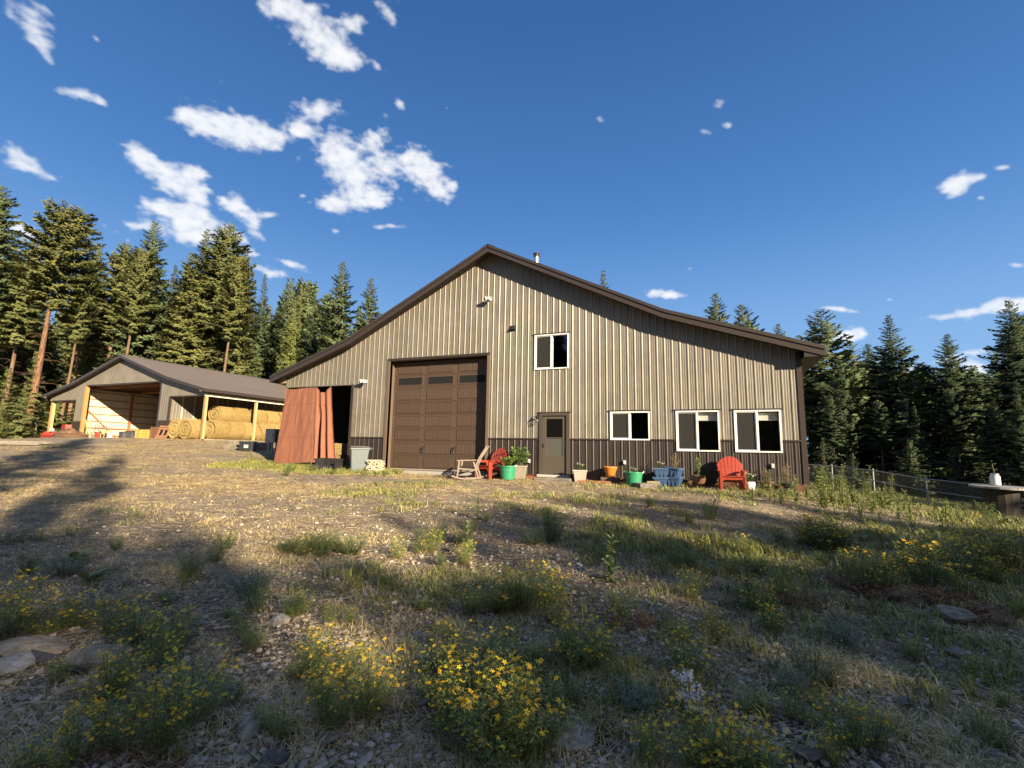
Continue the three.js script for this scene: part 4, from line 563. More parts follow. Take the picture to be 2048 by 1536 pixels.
for (let k = 0; k < 4; k++) bale(-17.4, fy + 1.17, ZB - 5.5 - k * 1.27, 'round hay bale on top of the row beyond the gap', 'upper row of round bales past the gap');
{ // square bales in the open bay
  const r = rng(9), mk = () => { const g = new THREE.BoxGeometry(.62, .46, .95, 14, 10, 18), p = g.attributes.position; for (let i = 0; i < p.count; i++) { const x = p.getX(i), y = p.getY(i), z = p.getZ(i), n = .035 * noise(x * 9, y * 9, z * 9) + .025 * noise(x * 25, y * 25, z * 25); p.setXYZ(i, x * (1 + n), y * (1 + n), z * (1 + n * .6)); } g.computeVertexNormals(); return g; };
  const P = atZ(683, 905, -.75); for (let k = 0; k < 2; k++) { const t = thing('square_bale', k ? 'upper square straw bale just inside the dark bay' : 'lower square straw bale just inside the dark bay', 'straw bale', [P.x - .05 + .05 * k, .26 + k * .47, -.75 - .05 * k], .08 * k); M('bale', mk(), hayMats[2], t); for (const z of [-.2, .2]) M('twine', [bx(.655, .012, .012, 0, .238, z), bx(.012, .5, .012, .325, 0, z)], std(L3(.4, .3, .15), .9), t); }
}
// ------------------------------------------------------------------ by the opening and the big door
{
  const [x, y, z] = footOn(655, 946, 1.0), t = thing('plastic_crate', 'broken black plastic crate lying in the grass', 'crate', [x, y, z], .1); const k = std(L3(.02, .02, .022), .45), g = [];
  M('crate_back', [span(-.45, .45, .02, .46, -.28, -.25), ...[0, 1, 2, 3, 4].map((q) => span(-.42 + q * .2, -.39 + q * .2, .02, .44, -.25, -.22))], k, t); M('crate_side', [span(-.45, -.42, .02, .46, -.28, .2)], k, t); M('crate_side', [span(.42, .45, .02, .44, -.28, .2)], k, t); M('crate_floor', span(-.45, .45, 0, .03, -.28, .25), k, t); M('crate_rim', [bar([-.5, .47, -.28], [.5, .45, -.28], .05), bar([-.46, .47, -.28], [-.46, .44, .24], .05), bar([.47, .45, -.28], [.47, .38, .24], .05)], k, t);
  M('film', (() => { const q = new THREE.PlaneGeometry(.75, .35, 22, 12).rotateX(-1.1).translate(0, .14, .32), p = q.attributes.position; for (let i = 0; i < p.count; i++) p.setXYZ(i, p.getX(i), Math.max(.01, p.getY(i) + .09 * noise(p.getX(i) * 9, p.getY(i) * 9, 3)), p.getZ(i) + .09 * noise(p.getX(i) * 11, p.getY(i) * 7, 8)); q.computeVertexNormals(); return q; })(), new THREE.MeshPhysicalMaterial({ color: L3(.03, .03, .032), roughness: .2, side: THREE.DoubleSide }), t);
}
{
  const [x, y, z] = footOn(716, 946, .75), t = thing('wheeled_bin', 'grey wheeled rubbish bin with a dark lid', 'bin', [x, y, z], -.75); const m = std(L3(.12, .15, .155), .5, { map: plasticTex });
  const body = new RoundedBoxGeometry(1, 1, 1, 3, .07), p = body.attributes.position; for (let i = 0; i < p.count; i++) { const h = p.getY(i) + .5, f = mix(.74, 1, h); p.setXYZ(i, p.getX(i) * .58 * f, .05 + h * .86, p.getZ(i) * .68 * f + (1 - h) * .03); } body.computeVertexNormals(); M('body', body, m, t);
  M('rim', [rbx(.62, .07, .72, .02, 0, .88, 0)], m, t); M('lid', [rbx(.64, .045, .76, .02, 0, .94, .0, 0, -.04), rbx(.5, .03, .6, .012, 0, .965, 0)], std(L3(.035, .032, .032), .5), t); M('handle', tube([[-.24, .86, -.36], [-.24, .9, -.44], [.24, .9, -.44], [.24, .86, -.36]], .016, 16, 6), std(L3(.1, .12, .125), .5), t);
  for (const s of [-1, 1]) { const w = M('wheel', cyl(.12, .12, .05, 0, 0, 0, 20).rotateZ(Math.PI / 2).translate(s * .27, .12, -.27), darkMat, t); M('hub', cyl(.04, .04, .06, 0, 0, 0, 10).rotateZ(Math.PI / 2).translate(s * .27, .12, -.27), whiteMat, w); }
}
{
  const [x, y, z] = footOn(750, 945, .6), r = rng(33), t = thing('firewood_stack', 'small stack of pale split sticks beside the grey bin', 'firewood', [x, y, z], .2); const m = [std(L3(.66, .56, .38), .85, { map: woodTex }), std(L3(.58, .48, .33), .85, { map: woodTex })];
  for (let k = 0; k < 44; k++) { const row = Math.floor(k / 4), c = k % 4; M('stick', bx(.09 + .05 * r(), .035 + .015 * r(), .34 + .1 * r(), -.17 + c * .12 + (r() - .5) * .06, .03 + row * .042, (r() - .5) * .12, (r() - .5) * .7, 0, (r() - .5) * .3), m[k % 2], t); }
}
// rocking chair of taupe frame and dark slats, seen from its side (it faces its own +z)
{
  const [x, y, z] = footOn(938, 958, 1.35), t = thing('rocking_chair', 'taupe rocking chair with dark slatted back by the big door', 'chair', [x, y, z], -1.25); const fr = std(L3(.3, .235, .19), .55, { map: plasticTex }), sl = std(L3(.035, .035, .04), .5);
  for (const s of [-.29, .29]) {
    const sp = (a, b, w) => bar([s, ...a], [s, ...b], w, .045);
    M('rocker', tube([[s, .1, -.5], [s, .03, -.25], [s, .012, 0], [s, .03, .28], [s, .1, .52]], .03, 18, 6), fr, t);
    M('leg', sp([.06, .34], [.58, .28], .055), fr, t); M('leg', sp([.06, -.34], [.56, -.18], .055), fr, t);
    M('armrest', [rbx(.075, .035, .62, .012, s, .6, .06, 0, .04)], fr, t); M('stretcher', sp([.3, -.26], [.34, .3], .045), fr, t);
    M('back_post', [bar([s * .86, .32, -.2], [s * .86, .7, -.36], .045), bar([s * .86, .68, -.352], [s * .86, 1.08, -.6], .045)], fr, t);
  }
  for (let k = 0; k < 6; k++) M('seat_slat', rbx(.5, .022, .075, .008, 0, .36 + .008 * k, -.17 + k * .085), sl, t);
  for (let k = 0; k < 6; k++) { const q = k / 5; M('back_slat', rbx(.5, .085, .02, .008, 0, .48 + .58 * q, -.255 - .1 * q - .22 * q * q, 0, -.5), sl, t); }
  M('footrest', [bar([-.27, .2, .4], [.27, .2, .4], .05), bar([-.27, .14, .44], [.27, .14, .44], .06, .03)], sl, t);
}
function lounge(t) { // moulded slatted garden chair facing +z
  const m = std(L3(.34, .045, .02), .45, { map: plasticTex });
  for (const s of [-1, 1]) { M('arm', [rbx(.13, .03, .62, .012, s * .33, .55, .06), bx(.07, .05, .4, s * .3, .525, .05)], m, t); M('leg', [ext([[-.05, 0], [.05, 0], [.075, .52], [-.075, .52]], .05, .006).rotateY(Math.PI / 2).translate(s * .31 - .025, .01, .3)], m, t); M('leg', [bar([s * .29, .01, -.36], [s * .29, .54, -.12], .055, .09)], m, t); M('seat_rail', [bar([s * .27, .36, .33], [s * .27, .14, -.34], .05, .09)], m, t); }
  for (let k = 0; k < 6; k++) M('seat_slat', rbx(.56, .025, .088, .008, 0, .385 - .032 * k, .33 - .098 * k, 0, -.33), m, t);
  M('apron', [ext([[-.29, .36], [.29, .36], [.29, .22], [.22, .3], [-.22, .3], [-.29, .22]], .03).translate(0, 0, .34)], m, t);
  const N = 7; for (let k = 0; k < N; k++) { const a = (k - 3) / 3, top = .98 - .2 * a * a, rz = -.2 * ((Math.min(1.12, Math.abs(a) + .13)) ** 2), q0 = .81 - .2 * (a - .14) ** 2, q1 = .81 - .2 * (a + .14) ** 2, g = ext([[-.034, 0], [.034, 0], [.047, q1], [-.047, q0]], .018, .003).rotateX(-.36); g.rotateZ(-a * .13).translate(a * .24, .2, -.24); M('back_slat', g, m, t); }
  M('back_rail', [bx(.6, .06, .03, 0, .42, -.355, 0, -.36), bx(.62, .05, .03, 0, .68, -.45, 0, -.36)], m, t);
}
{ let [x, y, z] = footOn(979, 955, .7); let t = thing('garden_chair', 'red plastic slatted chair beside the taupe rocking chair', 'chair', [x, y, z], -.35); lounge(t); t.scale.setScalar(1.04);[x, y, z] = footOn(1464, 974, .75); t = thing('garden_chair', 'red plastic slatted chair under the two right-hand windows', 'chair', [x, y, z], .05); lounge(t); t.scale.setScalar(.94); }
const tubMat = std(L3(.035, .27, .135), .45, { map: plasticTex });
function tub(px, py, z, label, R, H, g, s) { const [x, y] = footOn(px, py, z), t = thing('green_tub', label, 'tub', [x, y, z]); M('tub', lathe([[0, 0], [R * .78, 0], [R * .8, .02], [R * .98, H - .04], [R * 1.06, H - .04], [R * 1.06, H], [R * .95, H], [R * .93, H - .05], [0, H - .06]], 32), tubMat, t); M('soil', cyl(R * .9, R * .9, .02, 0, H - .055, 0, 20), soilMat, t); for (const q of [-1, 1]) M('handle', tube([[q * R * 1.02, H - .03, -.08], [q * R * 1.12, H + .02, -.04], [q * R * 1.12, H + .02, .04], [q * R * 1.02, H - .03, .08]], .011, 10, 5), q > 0 ? whiteMat : tubMat, t); potted(t, g, H - .06, s); }
tub(1015, 961, 1.05, 'green tub of bright leafy plants in front of the red chair', .265, .44, tomatoGeo, 1); tub(1268, 972, .8, 'green tub with sparse sprouts near the blue boxes', .255, .4, budGeo, .9);
function planter(px, py, z, label, w, h, col, g, s) { const [x, y] = footOn(px, py, z), t = thing('square_planter', label, 'planter', [x, y, z], .25); const b = new RoundedBoxGeometry(1, 1, 1, 2, .03), p = b.attributes.position; for (let i = 0; i < p.count; i++) { const q = p.getY(i) + .5, f = mix(.78, 1, q); p.setXYZ(i, p.getX(i) * w * f, q * h, p.getZ(i) * w * f); } b.computeVertexNormals(); M('box', b, std(col, .8, { map: dustTex }), t); M('rim', [bx(w + .03, .04, .03, 0, h - .01, w / 2), bx(w + .03, .04, .03, 0, h - .01, -w / 2), bx(.03, .04, w, w / 2, h - .01, 0), bx(.03, .04, w, -w / 2, h - .01, 0)], std(col, .8), t); M('soil', bx(w * .9, .02, w * .9, 0, h + .002, 0), soilMat, t); potted(t, g, h - .02, s); }
planter(1040, 959, .5, 'grey-brown square planter with a tall leafy bush', .42, .42, L3(.28, .24, .19), bushGeo, 1); planter(1160, 964, .5, 'pale square planter with white flowers beside the entry step', .42, .36, L3(.4, .36, .3), budGeo, 1.1);
function pot(name, px, py, z, label, prof, mat, g, s, cat = 'flower pot') { const [x, y] = footOn(px, py, z), t = thing(name, label, cat, [x, y, z]); M('pot', lathe(prof, 28), mat, t); const H = Math.max(...prof.map((q) => q[1])); M('soil', cyl(prof[3][0] * .8, prof[3][0] * .85, .02, 0, H - .035, 0, 20), soilMat, t); if (g) potted(t, g, H - .04, s); return t; }
{ const P = atZ(1220.5, 952, .3); const t = pot('clay_pot', 1220.5, 952, .3, 'glossy orange clay pot standing below the outlet', [[0, 0], [.12, 0], [.13, .03], [.2, .2], [.21, .24], [.225, .25], [.225, .29], [.195, .29], [.18, .22], [0, .21]], std(L3(.42, .16, .03), .35), null); t.position.y = Math.max(P.y, t.position.y + .1); M('saucer', lathe([[0, -.03], [.13, -.03], [.17, .01], [.15, .01], [0, -.005]], 24), std(L3(.6, .24, .045), .35), t); const q = thing('paver', 'flat dark stone under the orange clay pot', 'paver', [t.position.x, t.position.y - .04, .3], .2); M('slab', rbx(.6, Math.max(.1, t.position.y - height(t.position.x, .3)), .45, .02, 0, -Math.max(.1, t.position.y - height(t.position.x, .3)) / 2 + .005, 0), std(L3(.14, .1, .08), .9, { map: rockTex }), q); }
pot('glazed_pot', 1398, 969, .45, 'brown glazed pot with a tall green vine', [[0, 0], [.11, 0], [.13, .05], [.19, .2], [.185, .3], [.2, .33], [.175, .335], [.16, .28], [0, .27]], std(L3(.13, .065, .035), .16), vineGeo, .85);
pot('white_pot', 1500, 975, .6, 'small white pot between the red chair and the corner', [[0, 0], [.09, 0], [.12, .04], [.14, .16], [.13, .22], [.12, .22], [.115, .18], [0, .17]], std(L3(.6, .6, .58), .45), budGeo, 1.3);
pot('brown_pot', 1535, 972, .4, 'dark brown pot of dry stalks below the outlet', [[0, 0], [.12, 0], [.14, .05], [.17, .2], [.19, .22], [.19, .25], [.17, .25], [.155, .2], [0, .19]], std(L3(.07, .035, .025), .6), dryGeo, 1);
pot('bowl_planter', 1575, 976, .45, 'black pedestal bowl planter of dry stems at the building corner', [[0, 0], [.12, 0], [.12, .03], [.06, .07], [.08, .1], [.2, .17], [.27, .19], [.27, .22], [.24, .22], [.2, .19], [0, .18]], std(L3(.02, .02, .022), .45), spikyGeo, 1);
{ // blue boxes
  const m = std(L3(.035, .075, .17), .5, { map: plasticTex }), lip = std(L3(.055, .105, .2), .5);
  const bin = (x, y, z, ry, rz, label, g) => { const t = thing('blue_box', label, 'storage box', [x, y, z], ry); t.rotation.z = rz; const b = new RoundedBoxGeometry(1, 1, 1, 2, .04), p = b.attributes.position; for (let i = 0; i < p.count; i++) { const q = p.getY(i) + .5, f = mix(.8, 1, q); p.setXYZ(i, p.getX(i) * .39 * f, q * .26, p.getZ(i) * .5 * f); } b.computeVertexNormals(); M('box', b, m, t); M('rim', [bx(.43, .035, .03, 0, .255, .25), bx(.43, .035, .03, 0, .255, -.25), bx(.03, .035, .5, .2, .255, 0), bx(.03, .035, .5, -.2, .255, 0)], lip, t); for (let k = -1; k <= 1; k++) M('rib', bx(.02, .2, .012, k * .11, .12, .228), lip, t); if (g) { M('soil', bx(.36, .02, .46, 0, .265, 0), soilMat, t); potted(t, g, .24, 1); } };
  let [x, y, z] = footOn(1321, 972, .6); bin(x, y, z, .08, 0, 'lower blue box of the straight stack'); bin(x + .01, y + .265, z, .12, 0, 'upper blue box of the straight stack', budGeo);
  [x, y, z] = footOn(1350, 972, .55); bin(x, y, z, -.2, .02, 'lower blue box of the leaning stack'); bin(x - .03, y + .28, z, -.25, -.13, 'upper blue box tilted on the leaning stack, with twigs in it', dryGeo);
}
{ const [x, y, z] = footOn(1306, 973, .9), t = thing('stone_block', 'pale yellow stone block between green tub and blue boxes', 'block', [x, y, z], .2); M('block', rbx(.36, .16, .2, .025, 0, .07, 0), std(L3(.5, .42, .24), .9, { map: rockTex, bumpMap: grainBump, bumpScale: .02 }), t); }
for (const [px, py, z, l, ry, lab] of [[1188, 960, .75, 1.0, .2, 'weathered red board lying by the entry step'], [1372, 972, .5, .9, -.15, 'rusty board lying beside the blue boxes'], [1068, 953, .2, .9, .0, 'orange-brown board along the wall by the entry']]) { const [x, y] = footOn(px, py, z), t = thing('loose_board', lab, 'board', [x, y, z], ry); M('board', bx(l, .06, .14, 0, .035, 0), std(L3(.3, .11, .05), .85, { map: woodTex }), t); }
for (const [px, py, z, sx, sy, ry, lab] of [[1108, 958, .55, 1.2, .09, .03, 'flat concrete step below the entry door'], [1290, 978, 1.15, .5, .12, .5, 'dark flat stone before the green tub']]) { const [x, y] = footOn(px, py, z), t = thing('step_stone', lab, 'step', [x, y, z], ry); M('slab', rbx(sx, sy + .1, .55, .03, 0, sy / 2 - .05, 0), std(L3(.3, .28, .25), .9, { map: rockTex, bumpMap: grainBump, bumpScale: .02 }), t); }
// ------------------------------------------------------------------ power pedestal, battery box and retaining blocks
{ const p = atDepth(540, 905, 24), y = height(p.x, p.z), t = thing('power_pedestal', 'grey electrical pedestal on posts near the curtain', 'electrical box', [p.x, y, p.z], .3); const g = std(L3(.24, .255, .27), .5); M('cabinet', rbx(.5, .68, .26, .015, 0, .92, 0), g, t); M('door', rbx(.4, .55, .02, .008, .01, .93, .14), std(L3(.28, .295, .31), .45), t); M('latch', bx(.03, .1, .03, .17, .93, .16), darkMat, t); for (const s of [-.1, .1]) M('conduit', rod([s, -.1, 0], [s, .6, 0], .045, .045, 10), g, t); M('post', bx(.14, 1.35, .14, .33, .58, -.05), std(L3(.05, .045, .04), .8), t); }
{ const p = atDepth(495, 901, 26), y = height(p.x, p.z), t = thing('battery_box', 'black battery box with a white label by the retaining blocks', 'box', [p.x, y, p.z], .35); M('box', rbx(.72, .5, .45, .03, 0, .25, 0), std(L3(.02, .022, .026), .5), t); M('lid', rbx(.76, .07, .49, .02, 0, .5, 0), std(L3(.03, .032, .036), .5), t); M('sticker', bx(.24, .17, .006, .03, .27, .228), std(L3(.4, .4, .42), .6), t); M('print', [bx(.16, .02, .002, .03, .31, .232), bx(.18, .012, .002, .03, .27, .232), bx(.12, .012, .002, .03, .235, .232)], std(L3(.1, .1, .12), .6), t); }
for (const [px, py, Z, w, h, lab] of [[464, 900, 27, .8, .32, 'concrete retaining block left of the battery box'], [478, 892, 29, 1.0, .5, 'concrete retaining block behind the battery box'], [520, 897, 27, 1.1, .5, 'concrete retaining block by the electrical pedestal'], [425, 884, 31, .5, .16, 'low pale block before the hay bales'], [468, 882, 31.5, .5, .16, 'pale flat block beside the lower bales']]) { const p = atDepth(px, py, Z), t = thing('concrete_block', lab, 'block', [p.x, height(p.x, p.z) - .05, p.z], .25); M('block', rbx(w, h, .45, .03, 0, h / 2, 0), std(L3(.36, .32, .26), .95, { map: rockTex, bumpMap: grainBump, bumpScale: .03 }), t); }
// ------------------------------------------------------------------ goods at the barn front
const gz = ZB + .35, gAt = (px, z = gz) => atZ(px, 868, z).x, gyy = (x, z) => Math.max(FL, height(x, z));
for (const [px, w, h, col, lab] of [[269, .55, .62, [.55, .36, .1], 'rough yellow plywood crate at the barn mouth'], [282, .85, .66, [.62, .4, .09], 'bright yellow plywood crate at the barn mouth'], [301, .75, .85, [.2, .095, .045], 'dark brown slatted crate beside the yellow crates']]) { const x = gAt(px), t = thing('wooden_crate', lab, 'crate', [x, FL, ZB - .1], .05), m = std(L3(...col), .8, { map: woodTex }); const n = 5; M('core', bx(w - .06, h - .04, .5, 0, h / 2, -.05), std(L3(col[0] * .4, col[1] * .4, col[2] * .4), .9), t); for (let k = 0; k < n; k++) M('slat', bx(w, h / n - .012, .025, 0, (k + .5) * h / n, .215), m, t); for (const s of [-1, 1]) M('corner_post', bx(.07, h, .03, s * (w / 2 - .035), h / 2, .242), m, t); }
{ const x = gAt(319, ZB + .6), t = thing('wooden_pallet', 'brown wooden pallet leaning on the barn wall', 'pallet', [x, FL - .03, ZB + .55], .12); const m = std(L3(.34, .17, .085), .85, { map: woodTex }), g = new THREE.Group(); t.rotation.x = -.3; for (const s of [-.42, 0, .42]) M('stringer', bx(.06, .98, .1, s, .49, -.06), m, t); for (const y of [.06, .2, .76, .93]) M('deck_board', bx(1.0, .12, .025, 0, y, .005), m, t); }
{ const r = rng(61); const x0 = gAt(225), x1 = gAt(259); for (let k = 0; k < 9; k++) { const x = mix(x0, x1, (k + .5) / 9), s = .3 + .3 * r(), t = thing('black_tote', ['low black tote in the clutter at the barn mouth', 'taller black case in the clutter at the barn mouth', 'dark grey bundle in the clutter at the barn mouth'][k % 3], 'tote', [x, FL, ZB - .35 - .3 * (k % 2)], r(), 'clutter of black totes'); M('box', rbx(.5, s, .4, .04, 0, s / 2, 0), std(L3(.02 + .03 * (k % 3), .02 + .03 * (k % 3), .022 + .03 * (k % 3)), .5), t); M('lid', rbx(.54, .05, .44, .015, 0, s + .02, 0, 0, 0, .05 * (r() - .5)), darkMat, t); } }
{ const x = gAt(213), t = thing('white_bucket', 'white plastic bucket at the barn mouth', 'bucket', [x, FL, ZB + .1]); M('pail', lathe([[0, 0], [.15, 0], [.175, .38], [.185, .38], [.185, .4], [.165, .4], [.14, .02], [0, .02]], 22), std(L3(.6, .62, .64), .45), t); M('handle', tube([[-.18, .36, 0], [-.12, .2, .19], [.12, .2, .19], [.18, .36, 0]], .006, 12, 4), galvMat, t); }
{ const x = gAt(182), t = thing('red_tub', 'red plastic tub behind the ladder', 'tub', [x, FL, ZB - .2]); M('tub', lathe([[0, 0], [.22, 0], [.28, .42], [.3, .42], [.3, .45], [.26, .45], [.22, .05], [0, .04]], 22), std(L3(.5, .05, .04), .5), t); M('rim', new THREE.TorusGeometry(.29, .014, 6, 22).rotateX(Math.PI / 2).translate(0, .44, 0), std(L3(.5, .05, .04), .5), t); }
{ const x = gAt(172), t = thing('wooden_ladder', 'wooden ladder leaning at the left side of the barn mouth', 'ladder', [x, FL, ZB + .1], .35); t.rotation.z = .22; const m = std(L3(.55, .42, .2), .8, { map: woodTex }); for (const s of [-.16, .16]) M('rail', bx(.04, 1.5, .07, s, .75, 0), m, t); for (let k = 0; k < 5; k++) M('rung', bx(.3, .035, .035, 0, .18 + k * .28, 0), m, t); }
{ const x = gAt(198), t = thing('wheelbarrow', 'yellow wheelbarrow resting at the barn mouth', 'wheelbarrow', [x, FL, ZB - .05], -.4); const y = std(L3(.6, .5, .2), .6); M('tray', (() => { const b = new RoundedBoxGeometry(1, 1, 1, 2, .05), p = b.attributes.position; for (let i = 0; i < p.count; i++) { const h = p.getY(i) + .5, f = mix(.6, 1, h); p.setXYZ(i, p.getX(i) * .95 * f, .3 + h * .28, p.getZ(i) * .65 * f); } b.computeVertexNormals(); return b; })(), y, t); M('wheel', new THREE.TorusGeometry(.17, .05, 8, 20).translate(.5, .2, 0), darkMat, t); for (const s of [-1, 1]) { M('handle', rod([.5, .2, s * .06], [-.85, .5, s * .3], .02, .02, 6), std(L3(.5, .36, .2), .8), t); M('leg', bar([-.3, 0, s * .22], [-.25, .36, s * .22], .035), y, t); } }
{ const x = gAt(187, ZB - 2), t = thing('wire_rack', 'grey wire grid leaning inside the barn', 'rack', [-31.0 + .3, FL + .1, ZB - 1.6], Math.PI / 2); const g = std(L3(.4, .4, .38), .5, { metalness: .4 }); for (let k = 0; k < 9; k++) M('wire', bx(.9, .02, .02, 0, .1 + k * .14, 0), g, t); for (let k = 0; k < 4; k++) M('upright', bx(.025, 1.3, .025, -.42 + k * .28, .65, .02), g, t); }
{ // red machine under the left lean-to, and a mound of earth in front of it
  const p = atZ(130, 868, ZB - .8), t = thing('red_machine', 'red farm machine with a sloping hood under the left lean-to', 'machine', [p.x, FL, ZB - 1.0], -.3); const m = std(L3(.5, .05, .04), .4); M('hood', ext([[-1.1, .55], [-.7, 1.1], [1.0, 1.05], [1.1, .75], [-.6, .72]], .7, .03).translate(0, 0, -.35), m, t); M('chassis', bx(1.9, .3, .6, 0, .5, 0), darkMat, t); for (const s of [-1, 1]) for (const a of [-.7, .65]) { const w = M('wheel', new THREE.TorusGeometry(.26, .11, 8, 22).translate(a, .37, s * .5), darkMat, t); M('hub', cyl(.14, .14, .1, 0, 0, 0, 12).rotateX(Math.PI / 2).translate(a, .37, s * .5), m, w); }
  const q = atZ(108, 870, ZB + .3), u = thing('mower_deck', 'low red mower deck lying before the left lean-to', 'mower deck', [q.x, height(q.x, ZB + .4) + .02, ZB + .4], .1); M('deck', ext([[-.95, 0], [.95, 0], [.75, .22], [.1, .3], [-.3, .42], [-.7, .16]], .8, .02).translate(0, 0, -.4), m, u); M('guard', [bar([-.9, .1, .45], [.9, .1, .45], .05), bar([-.5, .2, .2], [.2, .45, .2], .06)], darkMat, u); M('tank', new THREE.SphereGeometry(.16, 14, 10).translate(-.3, .6, -.1), std(L3(.5, .52, .52), .4), u);
  const w = atZ(141, 870, ZB + 1.0), e = thing('earth_mound', 'low mound of brown earth with thin grass before the barn', 'mound', [w.x, height(w.x, ZB + 1.1) - .08, ZB + 1.1]); const g = new THREE.SphereGeometry(1, 40, 20, 0, 6.2832, 0, Math.PI / 2), pp = g.attributes.position; for (let i = 0; i < pp.count; i++) { const x = pp.getX(i), y = pp.getY(i), z = pp.getZ(i), n = 1 + .25 * noise(x * 3, y * 3, z * 3) + .08 * noise(x * 9, y * 9, z * 9); pp.setXYZ(i, x * 1.75 * n, Math.pow(y, 1.3) * .75 * n, z * .8 * n); } g.computeVertexNormals(); M('earth', g, std(L3(.22, .13, .075), .95, { map: rockTex, bumpMap: grainBump, bumpScale: .04 }), e);
}
for (const [px, py, Z, lab] of [[73, 850, 43, 'grey fence post among the shrubs left of the barn'], [22, 846, 44, 'thin fence post in the grass left of the barn']]) { const p = atDepth(px, py, Z), t = thing('fence_post', lab, 'post', [p.x, height(p.x, p.z), p.z]); M('post', cyl(.06, .05, 1.3, 0, .6, 0, 8), std(L3(.3, .24, .17), .9, { map: woodTex }), t); M('wire_staple', bx(.03, .03, .03, .05, 1.0, .03), galvMat, t); }
{ const p = onG(22, 890), t = thing('board_pile', 'grey weathered boards stacked at the edge of the yard', 'boards', [p.x, p.y, p.z], .5); const r = rng(4); for (let k = 0; k < 7; k++) M('board', bx(2.6 + r(), .05, .2, (r() - .5) * .5, .05 + Math.floor(k / 3) * .07, (k % 3 - 1) * .25, (r() - .5) * .15), std(L3(.28, .25, .2), .9, { map: woodTex }), t); }
// ------------------------------------------------------------------ wire fence going down the slope
{
  const pts = [[22.3, -18.2], [23.0, -14.6], [24.0, -11.6], [25.0, -8.8], [25.9, -6.2], [26.9, -3.4], [27.8, -.8]].map(([x, z]) => V(x, height(x, z), z)); const H = 1.22, g = std(L3(.3, .32, .34), .5, { metalness: .4 });
  const wire = tex(128, 128, (u, v) => { const a = Math.abs(((u + v) % 1) - .5), b = Math.abs((((u - v) % 1) + 1) % 1 - .5), k = Math.min(.5 - a, .5 - b) < .045 || a < 0 ? 1 : 0; return [1, 1, 1, k]; });
  const am = tex(128, 128, (u, v) => { const a = ((u + v) % 1 + 1) % 1, b = ((u - v) % 1 + 1) % 1, d = Math.min(Math.min(a, 1 - a), Math.min(b, 1 - b)); return gray(d < .05 ? 1 : 0); });
  const wm = std(L3(.3, .33, .35), .5, { metalness: .5, alphaMap: am, transparent: true, side: THREE.DoubleSide });
  const f = thing('chain_link_fence', 'chain-link fence with pipe rails running down the weedy slope', 'fence');
  for (let k = 0; k < pts.length; k++) { const p = pts[k]; M('post', [rod([p.x, p.y - .1, p.z], [p.x, p.y + H + .03, p.z], .032, .032, 10), new THREE.SphereGeometry(.042, 10, 6).translate(p.x, p.y + H + .04, p.z)], g, f);
    if (k + 1 < pts.length) { const q = pts[k + 1], L = p.distanceTo(q); M('top_rail', rod([p.x, p.y + H, p.z], [q.x, q.y + H, q.z], .022, .022, 8), g, f); M('mid_rail', rod([p.x, p.y + H * .62, p.z], [q.x, q.y + H * .62, q.z], .018, .018, 8), g, f); const s = new Soup(), n = 8, uv = []; for (let i = 0; i < n; i++) { const a = p.clone().lerp(q, i / n), b = p.clone().lerp(q, (i + 1) / n); s.quad(a.clone().add(V(0, .03, 0)), b.clone().add(V(0, .03, 0)), b.clone().add(V(0, H, 0)), a.clone().add(V(0, H, 0))); const u0 = L * i / n / .07, u1 = L * (i + 1) / n / .07, h = H / .07; for (const [x, y] of [[u0, 0], [u1, 0], [u1, h], [u0, 0], [u1, h], [u0, h]]) uv.push(x, y); } const m = s.geo(); m.setAttribute('uv', new THREE.Float32BufferAttribute(uv, 2)); M('wire_mesh', m, wm, f); } }
}
// ------------------------------------------------------------------ cable spool table with a jar
{
  const p = V(23.25, 0, .55); p.y = height(p.x, p.z); const t = thing('spool_table', 'weathered cable spool used as a table on the slope', 'table', [p.x, p.y - .02, p.z]); t.rotation.z = -.02; t.rotation.x = .03; const gy = std(L3(.3, .29, .27), .85, { map: woodTex }), dk = std(L3(.042, .033, .027), .9, { map: woodTex });
  const R = .54, n = 7; for (let k = 0; k < n; k++) { const x0 = -R + 2 * R * k / n + .004, x1 = -R + 2 * R * (k + 1) / n - .004, pts = []; for (let q = 0; q <= 8; q++) { const x = mix(x0, x1, q / 8); pts.push([x, Math.sqrt(Math.max(0, R * R - x * x))]); } const bot = pts.map(([a, b]) => [a, -b]).reverse(); M('top_plank', ext(pts.concat(bot), .045).rotateX(Math.PI / 2).translate(0, .74 + (k % 3) * .003, 0), gy, t); M('base_plank', ext(pts.concat(bot), .045).rotateX(Math.PI / 2).translate(0, .06, 0), dk, t); }
  for (let k = 0; k < 16; k++) { const a = k / 16 * 6.2832; M('stave', bx(.118, .64, .03, 0, 0, 0).translate(0, .375, .3).rotateY(a), dk, t); }
  const top = thing('glass_jar', 'white jar with a dark brush standing on the spool table', 'jar', [p.x - .05, p.y + .735, p.z]); M('jar', lathe([[0, 0], [.085, 0], [.095, .02], [.095, .2], [.075, .235], [.075, .26], [.065, .26], [.065, .235], [0, .22]], 22), std(L3(.6, .62, .62), .35), top); M('lid', cyl(.08, .08, .025, 0, .265, 0, 18), galvMat, top); M('brush', [rod([.0, .26, 0], [-.03, .5, .01], .018, .012, 6)], std(L3(.1, .09, .04), .8), top);
}
